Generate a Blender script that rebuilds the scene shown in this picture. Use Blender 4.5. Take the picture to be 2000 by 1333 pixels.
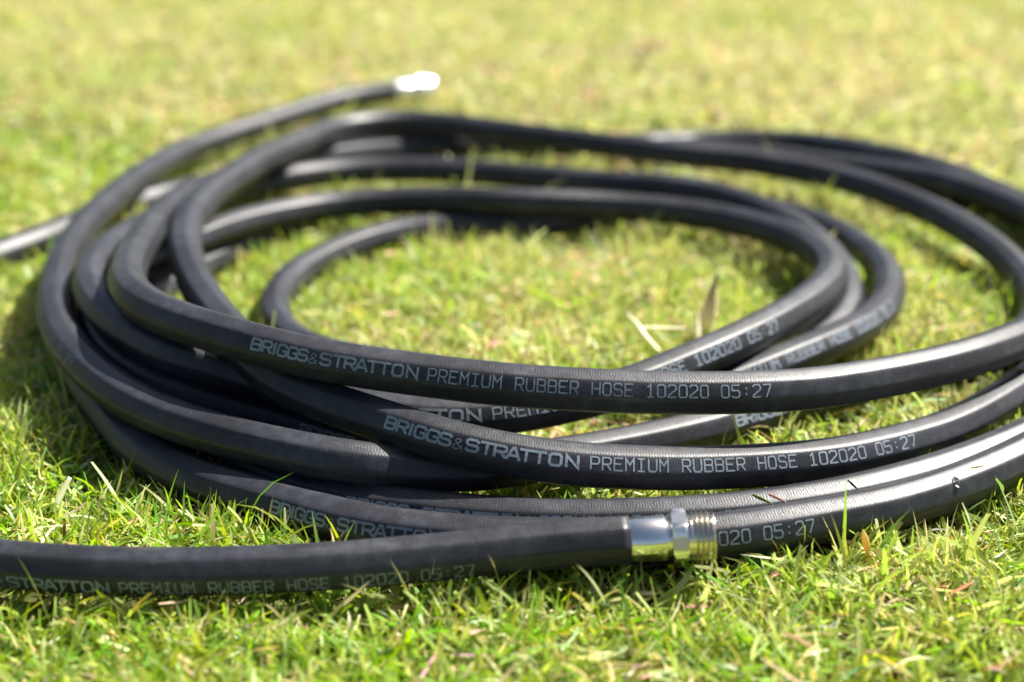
import bpy, math, random
import numpy as np
from mathutils import Vector, kdtree

for o in list(bpy.data.objects): bpy.data.objects.remove(o)
SC = bpy.context.scene
COL = SC.collection
R = math.radians

# ---------------------------------------------------------------- camera
PITCH = math.atan(1111.5 / 2777.8)
cam_d = bpy.data.cameras.new("camera")
cam_d.lens = 50; cam_d.sensor_width = 36
cam_d.clip_start = 0.02; cam_d.clip_end = 400
cam_d.dof.use_dof = True; cam_d.dof.focus_distance = 0.735; cam_d.dof.aperture_fstop = 3.4
cam_d.dof.aperture_blades = 9
cam = bpy.data.objects.new("camera", cam_d); COL.objects.link(cam)
cam.location = (0, 0, 0.3715); cam.rotation_euler = (R(90) - PITCH, 0, 0)
SC.camera = cam

# ---------------------------------------------------------------- sky and sun
SUN = Vector((0.52, 0.37, 0.765)).normalized()          # direction towards the sun
elev = math.asin(SUN.z); azim = math.atan2(SUN.x, SUN.y)
W = bpy.data.worlds.new("World"); SC.world = W; W.use_nodes = True
nt = W.node_tree; nt.nodes.clear()
wo = nt.nodes.new("ShaderNodeOutputWorld"); bg = nt.nodes.new("ShaderNodeBackground"); sky = nt.nodes.new("ShaderNodeTexSky")
sky.sky_type = 'NISHITA'; sky.sun_disc = False
sky.sun_elevation = elev; sky.sun_rotation = azim; sky.altitude = 50; sky.dust_density = 3.0; sky.air_density = 1.0; sky.ozone_density = 0.6
bg.inputs[1].default_value = 0.05
nt.links.new(sky.outputs[0], bg.inputs[0]); nt.links.new(bg.outputs[0], wo.inputs[0])
sl = bpy.data.lights.new("sun", 'SUN'); sl.energy = 5.0; sl.angle = R(0.53); sl.color = (1.0, 0.955, 0.88)
so = bpy.data.objects.new("sun", sl); COL.objects.link(so)
so.rotation_euler = (-SUN).to_track_quat('-Z', 'Y').to_euler()
SC.view_settings.view_transform = 'Standard'; SC.view_settings.look = 'None'
SC.view_settings.gamma = 1.0; SC.view_settings.exposure = 1.30; SC.view_settings.use_curve_mapping = False
SC.cycles.max_bounces = 8; SC.cycles.diffuse_bounces = 4; SC.cycles.transmission_bounces = 6
SC.cycles.use_denoising = True

# ---------------------------------------------------------------- helpers
def link_mesh(name, me, mat=None, parent=None):
    o = bpy.data.objects.new(name, me); COL.objects.link(o)
    if mat: me.materials.append(mat)
    if parent: o.parent = parent
    return o

def mesh_np(name, verts, faces, smooth=True):
    """verts (n,3) float, faces (m,k) int with one k"""
    verts = np.asarray(verts, np.float32); faces = np.asarray(faces, np.int32)
    me = bpy.data.meshes.new(name); k = faces.shape[1]
    me.vertices.add(len(verts)); me.vertices.foreach_set("co", verts.ravel())
    me.loops.add(faces.size); me.loops.foreach_set("vertex_index", faces.ravel())
    me.polygons.add(len(faces)); me.polygons.foreach_set("loop_start", np.arange(0, faces.size, k, dtype=np.int32))
    me.update(calc_edges=True)
    me.polygons.foreach_set("use_smooth", np.full(len(faces), smooth, dtype=bool))
    me.update()
    return me

def color_attr(me, cols, name="tint"):
    a = me.color_attributes.new(name, 'FLOAT_COLOR', 'POINT')
    c = np.ones((len(cols), 4), np.float32); c[:, :3] = cols
    a.data.foreach_set("color", c.ravel())

def tag(o, label, cat, group=None):
    o["label"] = label; o["category"] = cat
    if group: o["group"] = group
    return o

def empty(name, loc=(0, 0, 0)):
    o = bpy.data.objects.new(name, None); COL.objects.link(o); o.location = loc; o.empty_display_size = 0.02
    return o

def new_mat(name):
    m = bpy.data.materials.new(name); m.use_nodes = True
    n = m.node_tree; n.nodes.clear()
    return m, n, (lambda t, **kw: _nd(n, t, **kw))
def _nd(n, t, **kw):
    x = n.nodes.new(t)
    for k, v in kw.items(): setattr(x, k, v)
    return x

# ---------------------------------------------------------------- materials
def rubber_mat():
    m, n, N = new_mat("black_rubber"); L = n.links.new
    out = N("ShaderNodeOutputMaterial"); p = N("ShaderNodeBsdfPrincipled")
    L(p.outputs[0], out.inputs[0])
    uv = N("ShaderNodeUVMap"); uv.uv_map = "uv"
    sep = N("ShaderNodeSeparateXYZ"); L(uv.outputs[0], sep.inputs[0])
    def mth(op, a, b=None):
        x = N("ShaderNodeMath", operation=op)
        for i, v in enumerate((a, b)):
            if v is None: continue
            if isinstance(v, (int, float)): x.inputs[i].default_value = v
            else: L(v, x.inputs[i])
        return x.outputs[0]
    u, v = sep.outputs[0], sep.outputs[1]
    def ribs(pitch, slant, warp):
        a = mth('MULTIPLY', u, 2 * math.pi / pitch); b = mth('ADD', mth('MULTIPLY', v, slant), mth('MULTIPLY', warp, 7.0))
        return mth('SINE', mth('ADD', a, b))
    geo = N("ShaderNodeNewGeometry")
    def noise(scale, detail=4, rough=.55):
        x = N("ShaderNodeTexNoise"); x.inputs['Scale'].default_value = scale; x.inputs['Detail'].default_value = detail
        x.inputs['Roughness'].default_value = rough; L(geo.outputs['Position'], x.inputs['Vector']); return x.outputs['Fac']
    warp = noise(420, 2); r1 = ribs(0.00150, 9.0, warp); r2 = ribs(0.00150, -9.0, warp)
    braid = mth('ADD', r1, mth('MULTIPLY', r2, 0.8))
    fine = noise(1600, 3); mid = noise(160, 4); big = noise(22, 3); vfine = noise(1100, 2)
    b1 = N("ShaderNodeBump"); b1.inputs['Strength'].default_value = 0.075; b1.inputs['Distance'].default_value = 0.00018
    L(braid, b1.inputs['Height'])
    b2 = N("ShaderNodeBump"); b2.inputs['Strength'].default_value = 0.35; b2.inputs['Distance'].default_value = 0.00018
    L(fine, b2.inputs['Height']); L(b1.outputs[0], b2.inputs['Normal'])
    b3 = N("ShaderNodeBump"); b3.inputs['Strength'].default_value = 0.25; b3.inputs['Distance'].default_value = 0.0004
    L(mid, b3.inputs['Height']); L(b2.outputs[0], b3.inputs['Normal'])
    L(b3.outputs[0], p.inputs['Normal'])
    # dusty film: uneven grey bloom and specks of dry grass dust
    ramp = N("ShaderNodeMapRange"); ramp.inputs[1].default_value = .42; ramp.inputs[2].default_value = .72
    L(mid, ramp.inputs[0])
    ramp2 = N("ShaderNodeMapRange"); ramp2.inputs[1].default_value = .4; ramp2.inputs[2].default_value = .68; L(big, ramp2.inputs[0])
    dust = mth('MULTIPLY', mth('ADD', mth('MULTIPLY', ramp.outputs[0], .5), .5), mth('ADD', mth('MULTIPLY', ramp2.outputs[0], .7), .3))
    mix = N("ShaderNodeMix", data_type='RGBA'); L(dust, mix.inputs[0])
    mix.inputs[6].default_value = (.012, .0126, .0150, 1); mix.inputs[7].default_value = (.049, .052, .064, 1)
    sp = N("ShaderNodeMapRange"); sp.inputs[1].default_value = .70; sp.inputs[2].default_value = .76; L(vfine, sp.inputs[0])
    mix2 = N("ShaderNodeMix", data_type='RGBA'); L(mth('MULTIPLY', sp.outputs[0], .55), mix2.inputs[0])
    L(mix.outputs[2], mix2.inputs[6]); mix2.inputs[7].default_value = (.28, .26, .2, 1)
    cmb = N("ShaderNodeCombineXYZ"); L(mth('MULTIPLY', u, 22.0), cmb.inputs[0]); L(mth('MULTIPLY', v, 2.6), cmb.inputs[1])
    sn = N("ShaderNodeTexNoise"); sn.inputs['Scale'].default_value = 1.0; sn.inputs['Detail'].default_value = 6; sn.inputs['Roughness'].default_value = .68
    L(cmb.outputs[0], sn.inputs['Vector'])
    sm = N("ShaderNodeMapRange"); sm.inputs[1].default_value = .56; sm.inputs[2].default_value = .74; L(sn.outputs['Fac'], sm.inputs[0])
    mix3 = N("ShaderNodeMix", data_type='RGBA'); L(mth('MULTIPLY', sm.outputs[0], .5), mix3.inputs[0])
    L(mix2.outputs[2], mix3.inputs[6]); mix3.inputs[7].default_value = (.085, .080, .068, 1)
    L(mix3.outputs[2], p.inputs['Base Color'])
    rr = N("ShaderNodeMapRange"); rr.inputs[3].default_value = .33; rr.inputs[4].default_value = .49; L(mid, rr.inputs[0])
    L(mth('ADD', rr.outputs[0], mth('MULTIPLY', sm.outputs[0], .10)), p.inputs['Roughness'])
    p.inputs['Specular IOR Level'].default_value = .36
    return m

def simple_mat(name, col, rough=.5, metal=0.0, bump=0.0, scale=900, spec=.5, var=0.0):
    m, n, N = new_mat(name); L = n.links.new
    out = N("ShaderNodeOutputMaterial"); p = N("ShaderNodeBsdfPrincipled"); L(p.outputs[0], out.inputs[0])
    p.inputs['Base Color'].default_value = (*col, 1); p.inputs['Roughness'].default_value = rough; p.inputs['Metallic'].default_value = metal
    p.inputs['Specular IOR Level'].default_value = spec
    tc = N("ShaderNodeTexCoord"); nz = N("ShaderNodeTexNoise"); nz.inputs['Scale'].default_value = scale; nz.inputs['Detail'].default_value = 3
    L(tc.outputs['Object'], nz.inputs['Vector'])
    if bump:
        b = N("ShaderNodeBump"); b.inputs['Strength'].default_value = bump; b.inputs['Distance'].default_value = .0002
        L(nz.outputs['Fac'], b.inputs['Height']); L(b.outputs[0], p.inputs['Normal'])
    if var:
        mr = N("ShaderNodeMapRange"); mr.inputs[3].default_value = 1 - var; mr.inputs[4].default_value = 1 + var; L(nz.outputs['Fac'], mr.inputs[0])
        hv = N("ShaderNodeHueSaturation"); hv.inputs['Color'].default_value = (*col, 1); L(mr.outputs[0], hv.inputs['Value']); L(hv.outputs[0], p.inputs['Base Color'])
    return m

def ink_mat():
    m, n, N = new_mat("pale_grey_ink"); L = n.links.new
    out = N("ShaderNodeOutputMaterial"); p = N("ShaderNodeBsdfPrincipled"); t = N("ShaderNodeBsdfTransparent"); mx = N("ShaderNodeMixShader")
    p.inputs['Base Color'].default_value = (.27, .325, .375, 1); p.inputs['Roughness'].default_value = .6; p.inputs['Specular IOR Level'].default_value = .3
    geo = N("ShaderNodeNewGeometry"); nz = N("ShaderNodeTexNoise"); nz.inputs['Scale'].default_value = 2600; nz.inputs['Detail'].default_value = 3
    L(geo.outputs['Position'], nz.inputs['Vector'])
    mr = N("ShaderNodeMapRange"); mr.inputs[1].default_value = .34; mr.inputs[2].default_value = .5; mr.inputs[3].default_value = .25; mr.inputs[4].default_value = 1
    n2 = N("ShaderNodeTexNoise"); n2.inputs['Scale'].default_value = 70; n2.inputs['Detail'].default_value = 4; L(geo.outputs['Position'], n2.inputs['Vector'])
    m2 = N("ShaderNodeMapRange"); m2.inputs[1].default_value = .32; m2.inputs[2].default_value = .6; m2.inputs[3].default_value = .68; m2.inputs[4].default_value = 1; L(n2.outputs['Fac'], m2.inputs[0])
    mm = N("ShaderNodeMath", operation='MULTIPLY'); L(mr.outputs[0], mm.inputs[0]); L(m2.outputs[0], mm.inputs[1])
    L(nz.outputs['Fac'], mr.inputs[0]); L(mm.outputs[0], mx.inputs[0]); L(t.outputs[0], mx.inputs[1]); L(p.outputs[0], mx.inputs[2]); L(mx.outputs[0], out.inputs[0])
    return m

def leaf_mat(name="grass_blade", trans=.42):
    m, n, N = new_mat(name); L = n.links.new
    out = N("ShaderNodeOutputMaterial"); at = N("ShaderNodeAttribute"); at.attribute_name = "tint"
    p = N("ShaderNodeBsdfPrincipled"); p.inputs['Roughness'].default_value = .42; p.inputs['Specular IOR Level'].default_value = .42
    tr = N("ShaderNodeBsdfTranslucent"); hs = N("ShaderNodeHueSaturation"); hs.inputs['Saturation'].default_value = 1.10; hs.inputs['Value'].default_value = 1.5
    L(at.outputs['Color'], p.inputs['Base Color']); L(at.outputs['Color'], hs.inputs['Color']); L(hs.outputs[0], tr.inputs['Color'])
    mx = N("ShaderNodeMixShader"); mx.inputs[0].default_value = trans
    L(p.outputs[0], mx.inputs[1]); L(tr.outputs[0], mx.inputs[2]); L(mx.outputs[0], out.inputs[0])
    return m

def soil_mat():
    m, n, N = new_mat("lawn_soil"); L = n.links.new
    out = N("ShaderNodeOutputMaterial"); p = N("ShaderNodeBsdfPrincipled"); L(p.outputs[0], out.inputs[0])
    p.inputs['Roughness'].default_value = .95; p.inputs['Specular IOR Level'].default_value = .1
    geo = N("ShaderNodeNewGeometry")
    nz = N("ShaderNodeTexNoise"); nz.inputs['Scale'].default_value = 90; nz.inputs['Detail'].default_value = 6; L(geo.outputs['Position'], nz.inputs['Vector'])
    cr = N("ShaderNodeValToRGB"); L(nz.outputs['Fac'], cr.inputs[0])
    e = cr.color_ramp.elements; e[0].position = .3; e[0].color = (.03, .03, .012, 1); e[1].position = .7; e[1].color = (.17, .14, .06, 1)
    e2 = cr.color_ramp.elements.new(.5); e2.color = (.075, .085, .022, 1)
    # farther than the modelled blades the same lawn carries on as a flat mown green
    far = N("ShaderNodeVectorMath", operation='LENGTH'); L(geo.outputs['Position'], far.inputs[0])
    mr = N("ShaderNodeMapRange"); mr.inputs[1].default_value = 2.6; mr.inputs[2].default_value = 4.2; L(far.outputs['Value'], mr.inputs[0])
    n2 = N("ShaderNodeTexNoise"); n2.inputs['Scale'].default_value = 1.7; n2.inputs['Detail'].default_value = 8; L(geo.outputs['Position'], n2.inputs['Vector'])
    c2 = N("ShaderNodeValToRGB"); L(n2.outputs['Fac'], c2.inputs[0]); e = c2.color_ramp.elements
    e[0].position = .35; e[0].color = (.07, .13, .02, 1); e[1].position = .7; e[1].color = (.2, .21, .06, 1)
    mx = N("ShaderNodeMix", data_type='RGBA'); L(mr.outputs[0], mx.inputs[0]); L(cr.outputs[0], mx.inputs[6]); L(c2.outputs[0], mx.inputs[7])
    L(mx.outputs[2], p.inputs['Base Color'])
    b = N("ShaderNodeBump"); b.inputs['Strength'].default_value = .8; b.inputs['Distance'].default_value = .004; L(nz.outputs['Fac'], b.inputs['Height']); L(b.outputs[0], p.inputs['Normal'])
    return m

M_RUB = rubber_mat(); M_INK = ink_mat(); M_LEAF = leaf_mat(); M_SOIL = soil_mat()
M_CHROME = simple_mat("nickel_plated_brass", (.86, .84, .79), .13, 1.0, .05, 500)
M_THREAD = simple_mat("worn_nickel_thread", (.74, .68, .58), .14, 1.0, .08, 700)
M_CHROME2 = simple_mat("brushed_nickel", (.88, .87, .84), .27, 1.0, .05, 500)
M_DARK = simple_mat("bore_shadow_rubber", (.02, .02, .02), .7)
def water_mat():
    m, n, N = new_mat("clear_water"); L = n.links.new
    out = N("ShaderNodeOutputMaterial"); p = N("ShaderNodeBsdfPrincipled"); L(p.outputs[0], out.inputs[0])
    p.inputs['Base Color'].default_value = (1, 1, 1, 1); p.inputs['Roughness'].default_value = 0.0; p.inputs['IOR'].default_value = 1.33
    p.inputs['Transmission Weight'].default_value = 1.0
    return m
M_WATER = water_mat()

# ---------------------------------------------------------------- the ground
def lump(x, y):
    return (.0022 * np.sin(17 * x + 1.3) * np.cos(13 * y + .4) + .0016 * np.sin(41 * x + 2 * y) + .0012 * np.cos(37 * y - 9 * x)) - .002
gx = np.unique(np.r_[-150, -60, -25, -10, -5, -3, np.linspace(-2, 2, 161), 3, 5, 10, 25, 60, 150])
gy = np.unique(np.r_[-150, -60, -25, -10, -5, -2, -1, np.linspace(-.2, 4, 169), 5, 7, 12, 25, 60, 150])
GX, GY = np.meshgrid(gx, gy); GZ = np.where((np.abs(GX) <= 2) & (GY <= 4) & (GY >= -.2), lump(GX, GY), -.002)
nx, ny = len(gx), len(gy)
ii = (np.arange(ny - 1)[:, None] * nx + np.arange(nx - 1)[None]).ravel()
me = mesh_np("lawn_ground", np.stack([GX, GY, GZ], -1).reshape(-1, 3), np.stack([ii, ii + 1, ii + nx + 1, ii + nx], 1))
ground = link_mesh("lawn_ground", me, M_SOIL); ground["kind"] = "structure"

# ---------------------------------------------------------------- the hose: centre lines in millimetres
HOSE = {
'main': [(-136,1632.3,29.5),(-147.7,1625.2,29.4),(-159.4,1617.7,29.3),(-171,1609.2,29.2),(-182.3,1599.3,29.1),(-192.9,1588.4,29),(-202.3,1576.9,28.9),(-210.4,1565.2,28.8),(-217.7,1553.3,28.8),(-224.6,1541.3,28.8),(-231.2,1529.2,28.8),
(-237.8,1516.9,28.8),(-244.3,1504.4,28.9),(-250.8,1491.8,28.9),(-257.2,1479,29),(-263.6,1466.1,29.1),(-270,1453.1,29.3),(-276.5,1439.9,29.5),(-282.9,1426.7,29.7),(-289,1413.4,29.9),(-294.7,1400,30.2),(-299.9,1386.7,30.6),
(-304.8,1373.3,31),(-309.2,1359.9,31.4),(-313.2,1346.3,31.9),(-316.6,1332.6,32.5),(-319.5,1318.7,33.1),(-321.9,1304.6,33.8),(-323.8,1290.4,34.5),(-325.3,1276.2,35.3),(-326.4,1262.2,36.2),(-327.3,1248.3,37.1),(-328.1,1234.9,38),
(-328.8,1222.3,38.7),(-329.6,1210.3,39.2),(-330.3,1198.3,39.6),(-331,1186.1,40),(-331.6,1173.5,40.5),(-332,1160.7,40.9),(-332.3,1147.8,41.4),(-332.5,1134.9,41.9),(-332.5,1122.1,42.4),(-332.3,1109.6,43),(-332.1,1097.4,43.5),
(-331.7,1085.3,43.9),(-331.2,1073.1,44.4),(-330.6,1060.7,44.8),(-329.9,1047.7,45.2),(-328.9,1033.7,45.5),(-327.7,1018.8,45.7),(-326.2,1003.3,45.9),(-324.3,987.8,46.1),(-322,972.9,46.2),(-319.4,958.5,46.3),(-316.6,944.5,46.3),
(-313.6,930.7,46.4),(-310.4,917,46.4),(-307.1,903.4,46.4),(-303.7,889.8,46.4),(-299.9,876.4,46.3),(-295.7,863.2,46.3),(-291.1,850.2,46.2),(-285.9,837.4,46.1),(-280.2,825,45.9),(-274,812.9,45.8),(-267.4,801.2,45.5),(-260.4,789.6,45.3),
(-252.8,778,45),(-244.9,766.6,44.7),(-236.4,755.5,44.3),(-227.5,744.9,43.8),(-218.1,734.8,43.3),(-207.5,725,42.8),(-195.6,715.4,42.2),(-182.4,706.3,41.6),(-168.7,698.2,40.9),(-154.9,691.3,40.4),(-140.9,685,39.8),(-126.8,678.8,39.4),
(-112.6,673.1,39),(-98.6,668.4,38.5),(-84.9,665.8,37.4),(-71.5,666,35.2),(-58.4,668.7,32.2),(-45.2,672.2,29.2),(-31.8,675.7,27.1),(-18.4,679.6,25.6),(-5.2,684.7,24.6),(7.8,690.8,23.7),(20.8,697,22.9),(33.9,703,22.2),(46.9,708.9,21.7),
(59.8,715,21.2),(72.6,721.4,20.7),(85.3,728,20.4),(97.8,734.8,20.1),(110.2,741.9,19.8),(122.2,749.5,19.6),(134.1,757.2,19.4),(145.9,765.1,19.2),(157.7,772.8,19.1),(169.6,780.3,19),(181.7,787.5,19),(193.9,794.5,18.9),(206.1,801.2,18.9),
(218.4,807.8,18.9),(230.7,814.4,18.9),(242.9,821,19),(255,827.6,19),(267.1,834.2,19.1),(279,840.9,19.2),(290.9,847.7,19.4),(302.6,854.6,19.6),(313.9,861.8,19.8),(324.7,869.6,20.1),(334.7,878.1,20.4),(343.6,887.3,20.7),(351.3,897.3,21.1),
(357.6,907.7,21.6),(363,918.6,22.2),(367.6,930.7,22.9),(371.5,944.8,23.6),(374.3,961.2,24.5),(375.9,979.1,25.4),(376.2,996.8,26.4),(375.6,1013.1,27.3),(374.5,1027.8,28.3),(372.8,1042.5,29.3),(370.3,1058.2,30.2),(367,1074.3,31.1),
(362.9,1090,32),(358.2,1104.7,32.8),(353.2,1118.1,33.5),(348,1130.2,34.2),(342.6,1141.6,34.8),(337,1152.6,35.3),(331.1,1163.7,35.8),(324.7,1174.7,36.3),(317.9,1185.6,36.7),(310.3,1196.3,37.2),(301.9,1206.9,37.6),(292.4,1217.2,38),
(282.1,1226.9,38.5),(271.1,1236,38.9),(259.6,1244.4,39.3),(247.7,1252.3,39.8),(235.5,1259.6,40.2),(222.9,1266.4,40.6),(210.1,1272.4,40.9),(196.9,1277.3,41.3),(183.5,1281.4,41.6),(170.1,1285.5,41.9),(157,1290.2,42.1),(144.3,1295.6,42.3),
(131.8,1301.4,42.6),(119.4,1307.4,42.7),(107.1,1313.4,42.9),(94.8,1319.6,43.1),(82.5,1325.7,43.2),(70.2,1331.9,43.4),(57.9,1338,43.5),(45.7,1344.2,43.7),(33.4,1350.3,43.9),(21.1,1356.5,44),(8.9,1362.5,44.2),(-3.3,1368.6,44.4),
(-15.4,1374.6,44.6),(-27.5,1380.5,44.8),(-39.8,1386.2,45),(-52.3,1391.5,45.3),(-65.1,1396.4,45.6),(-78.2,1400.5,45.9),(-91.6,1403.1,46.3),(-105.2,1403.2,46.7),(-118.7,1400.7,47.1),(-131.6,1395.6,47.6),(-143.7,1388.6,48.1),
(-154.5,1379.9,48.7),(-163.5,1369.8,49.3),(-170.6,1358.5,50),(-175.9,1346.3,50.7),(-180.1,1333.6,51.5),(-183.6,1320.6,52.3),(-186.8,1307.6,53.2),(-189.9,1294.7,54.1),(-193.1,1281.9,55.1),(-196.3,1269.3,56),(-199.4,1256.9,57),
(-202.5,1244.5,58.1),(-205.5,1232,59.1),(-208.4,1219.5,60.1),(-211.1,1206.9,61),(-213.7,1194.5,61.9),(-216.3,1182.2,62.6),(-218.7,1169.9,63.2),(-221.1,1157.6,63.8),(-223.3,1145.1,64.3),(-225.5,1132.5,64.8),(-227.7,1119.8,65.2),
(-229.9,1106.8,65.6),(-231.9,1093.6,65.9),(-233.7,1080.2,66.2),(-235.2,1066.5,66.3),(-236.3,1052.6,66.4),(-237.1,1038.4,66.4),(-237.4,1023.9,66.3),(-237.1,1009.1,66.2),(-236.1,993.7,65.9),(-234.3,977.4,65.5),(-231.3,959.9,65.1),
(-226.9,940.5,64.7),(-221.1,918.9,64.2),(-214,896.1,63.9),(-206.3,873.8,63.7),(-198.6,853.4,63.8),(-191.2,835.1,64.2),(-184.1,818.1,64.9),(-177.1,801.5,66),(-170.1,784.9,67.4),(-163.3,769.4,68.6),(-157.3,756.8,68.8),(-151.9,747.9,67.6),
(-146.8,741.4,65.5),(-141.5,735.8,63.1),(-135.5,730.2,60.8),(-128.9,724.5,58.7),(-121.4,718.7,57),(-113,712.8,55.5),(-103.4,706.5,54.3),(-92.8,699.9,53.3),(-81.5,693.1,52.5),(-69.8,686.2,51.8),(-57.9,679.3,51),(-45.9,673.1,49.9),
(-33.7,668.4,48.1),(-21.1,665.3,46.1),(-8.2,663.2,44),(5,661.7,42),(18.5,660.9,40.1),(32.2,661.1,38.3),(45.8,662.2,36.6),(59.3,663.9,35),(72.7,665.9,33.5),(86,668.3,32.1),(99.4,671.2,30.8),(113,674.6,29.6),(126.5,678.3,28.4),
(139.9,682.1,27.4),(153.2,686.1,26.4),(166,690.6,25.6),(178.4,695.7,24.8),(190.3,701.5,24.1),(202.2,707.9,23.5),(214.4,714.7,23),(226.7,721.9,22.6),(238.8,729.7,22.2),(250.3,738.1,22),(261.3,747.1,21.9),(272.3,756.9,21.8),
(283.2,767.4,21.8),(294,778.2,21.9),(304.4,789.1,22),(314.5,800,22.1),(324.3,810.9,22.3),(333.7,822.1,22.5),(342.9,833.4,22.7),(351.8,845,22.9),(360.4,856.6,23.1),(368.6,868.3,23.3),(376.5,879.9,23.5),(384,891.6,23.7),(391.1,903.1,24),
(397.9,914.5,24.2),(404.2,925.9,24.5),(410.1,937.2,24.9),(415.5,948.6,25.3),(420.4,960.2,25.8),(424.8,971.8,26.3),(428.8,983.4,26.8),(432.5,995.3,27.3),(435.8,1007.3,27.7),(438.8,1019.7,28),(441.4,1032.4,28.2),(443.6,1045.3,28.3),
(445.3,1058.4,28.4),(446.6,1071.5,28.4),(447.4,1084.4,28.5),(447.6,1096.9,28.6),(447.2,1109.1,28.8),(446,1120.9,28.9),(444,1132.3,29.1),(441.4,1143.3,29.3),(438.3,1154,29.5),(434.8,1164.1,30),(430.9,1173.5,30.6),(426.5,1182.5,31.3),
(421.9,1191.4,32.1),(417,1200.4,32.9),(412,1209.6,33.7),(406.8,1219.1,34.5),(401.2,1228.8,35.3),(395.3,1238.4,36),(388.9,1248,36.7),(382.1,1257.7,37.2),(374.7,1267.5,37.6),(367,1278,37.7),(359.2,1290.1,37.2),(351.7,1305,35.9),
(344.6,1322.4,34),(337.6,1340.3,31.9),(329.8,1357.1,30),(320.7,1371.9,28.3),(310.4,1384.6,26.9),(299.3,1395.5,25.6),(287.4,1404.6,24.5),(274.9,1412,23.5),(262.1,1417.9,22.6),(248.9,1422.3,21.9),(235.6,1425.4,21.2),(222.2,1427.2,20.5),
(208.7,1428,20),(195.2,1427.8,19.5),(181.5,1425.6,19.5),(167.2,1418.5,20.7),(152.5,1407.3,22.9),(138.3,1398.5,24.6),(124.8,1396,24.8),(111.8,1397,24.4),(98.9,1398.7,23.8),(85.9,1400.2,23.4),(72.6,1401.6,23),(59.1,1402.7,22.6),
(45.4,1403.7,22.3),(31.8,1404.4,22),(18.4,1405,21.7),(5,1405.4,21.5),(-8.6,1405.6,21.3),(-22.4,1405.6,21.2),(-36.2,1405.2,21.2),(-50,1404.3,21.2),(-63.8,1403,21.2),(-77.6,1401,21.4),(-91.2,1398.1,21.6),(-104.5,1393.8,21.8),
(-117.4,1388.1,22.2),(-130,1381.2,22.6),(-142.4,1373.5,23.1),(-154.6,1365.3,23.7),(-166.6,1356.5,24.4),(-178.5,1346.9,25.2),(-189.6,1336.7,26.2),(-199.3,1326.1,27.3),(-206.9,1315.4,28.6),(-213,1304.5,30.1),(-217.8,1293.2,31.7),
(-221.7,1281.2,33.6),(-224.6,1267.7,35.8),(-226.5,1250.9,39),(-227.5,1231.6,42.8),(-228.7,1214.8,46),(-230.6,1202.6,47.8),(-233,1192.8,49),(-235.5,1183.3,50),(-237.8,1173.6,51.1),(-240.1,1163.5,52.1),(-242.3,1153.1,53.2),
(-244.5,1142.3,54.3),(-246.8,1131.1,55.6),(-249.2,1119.4,56.8),(-251.9,1107.4,58.1),(-254.5,1095.1,59.3),(-256.9,1082.6,60.5),(-258.7,1069.9,61.5),(-259.9,1056.9,62.4),(-260.4,1043.6,63.3),(-260.4,1030.1,64),(-260.2,1016.5,64.8),
(-259.8,1003.1,65.6),(-259.4,989.9,66.5),(-258.7,976.7,67.4),(-257.9,962.7,68.4),(-256.7,947.5,69.3),(-255.2,931,70.3),(-253.4,914.3,71.4),(-251.5,898,72.5),(-249.3,882.4,73.8),(-246.6,866.7,75.1),(-243.3,850.6,76.6),(-239.2,834.3,78.1),
(-234.2,818.5,79.6),(-228.4,803.9,80.8),(-221.8,791.1,81.5),(-214.5,780.3,81.8),(-206.4,770.8,81.8),(-197.7,762.3,81.8),(-188.5,754.3,81.7),(-178.9,746.6,81.8),(-169,739.1,81.9),(-158.5,731.9,81.9),(-147.5,725.5,81.4),(-136.2,720.1,80.5),
(-124.6,715.4,79.5),(-112.7,711,78.4),(-100.3,707,77.4),(-87.5,703.6,76.4),(-74.3,700.6,75.4),(-60.9,698.1,74.5),(-47.4,695.6,73.6),(-33.7,693.1,72.8),(-20,691,71.9),(-6.3,689.4,71.1),(7.6,688.5,70.2),(21.5,688,69.4),(35.4,687.9,68.6),
(49.4,688.1,67.8),(63.3,688.7,66.9),(77.1,689.7,66.1),(91,691.1,65.3),(104.9,693,64.4),(118.8,695.2,63.6),(132.4,698,62.8),(145.6,701.4,62),(158.4,705.6,61.1),(171.1,710.8,60.3),(183.9,716.7,59.6),(196.7,723.1,58.8),(209.4,729.9,58),
(222,737,57.3),(234.4,744.4,56.5),(246.5,752.1,55.8),(258.2,760.3,55),(269.5,768.8,54.3),(280.3,777.7,53.5),(290.9,786.9,52.7),(301.1,796.3,51.9),(311,806.1,51.1),(320.4,816.2,50.2),(329.5,826.6,49.4),(337.9,837.2,48.5),(345.6,848.1,47.7),
(352.8,859.1,46.8),(359.4,870.1,45.9),(365.8,881.2,45.1),(371.8,892.4,44.2),(377.6,903.7,43.4),(383.1,915.3,42.6),(388.3,927,41.9),(393.2,939,41.1),(397.8,951.2,40.4),(402.1,963.4,39.7),(406.1,975.7,39.2),(409.7,987.9,38.6),
(413,1000.1,38.2),(416,1012.2,37.8),(418.7,1024.5,37.5),(421,1036.7,37.2),(423,1049.1,37),(424.6,1061.5,36.8),(425.7,1074.1,36.6),(426.3,1087,36.3),(426.1,1100.1,36),(425,1113.2,35.7),(422.9,1126.1,35.4),(420,1138.4,35.3),
(416.3,1150.2,35.2),(411.9,1161.4,35.2),(406.8,1172,35.3),(401.5,1182.4,35.4),(396,1192.8,35.6),(390.2,1203.5,35.6),(383.9,1214.8,35.2),(376.7,1226.5,34.6),(368.8,1238.4,33.5),(360.5,1250.1,32.3),(352.2,1261.3,31),(343.6,1272,29.8),
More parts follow.
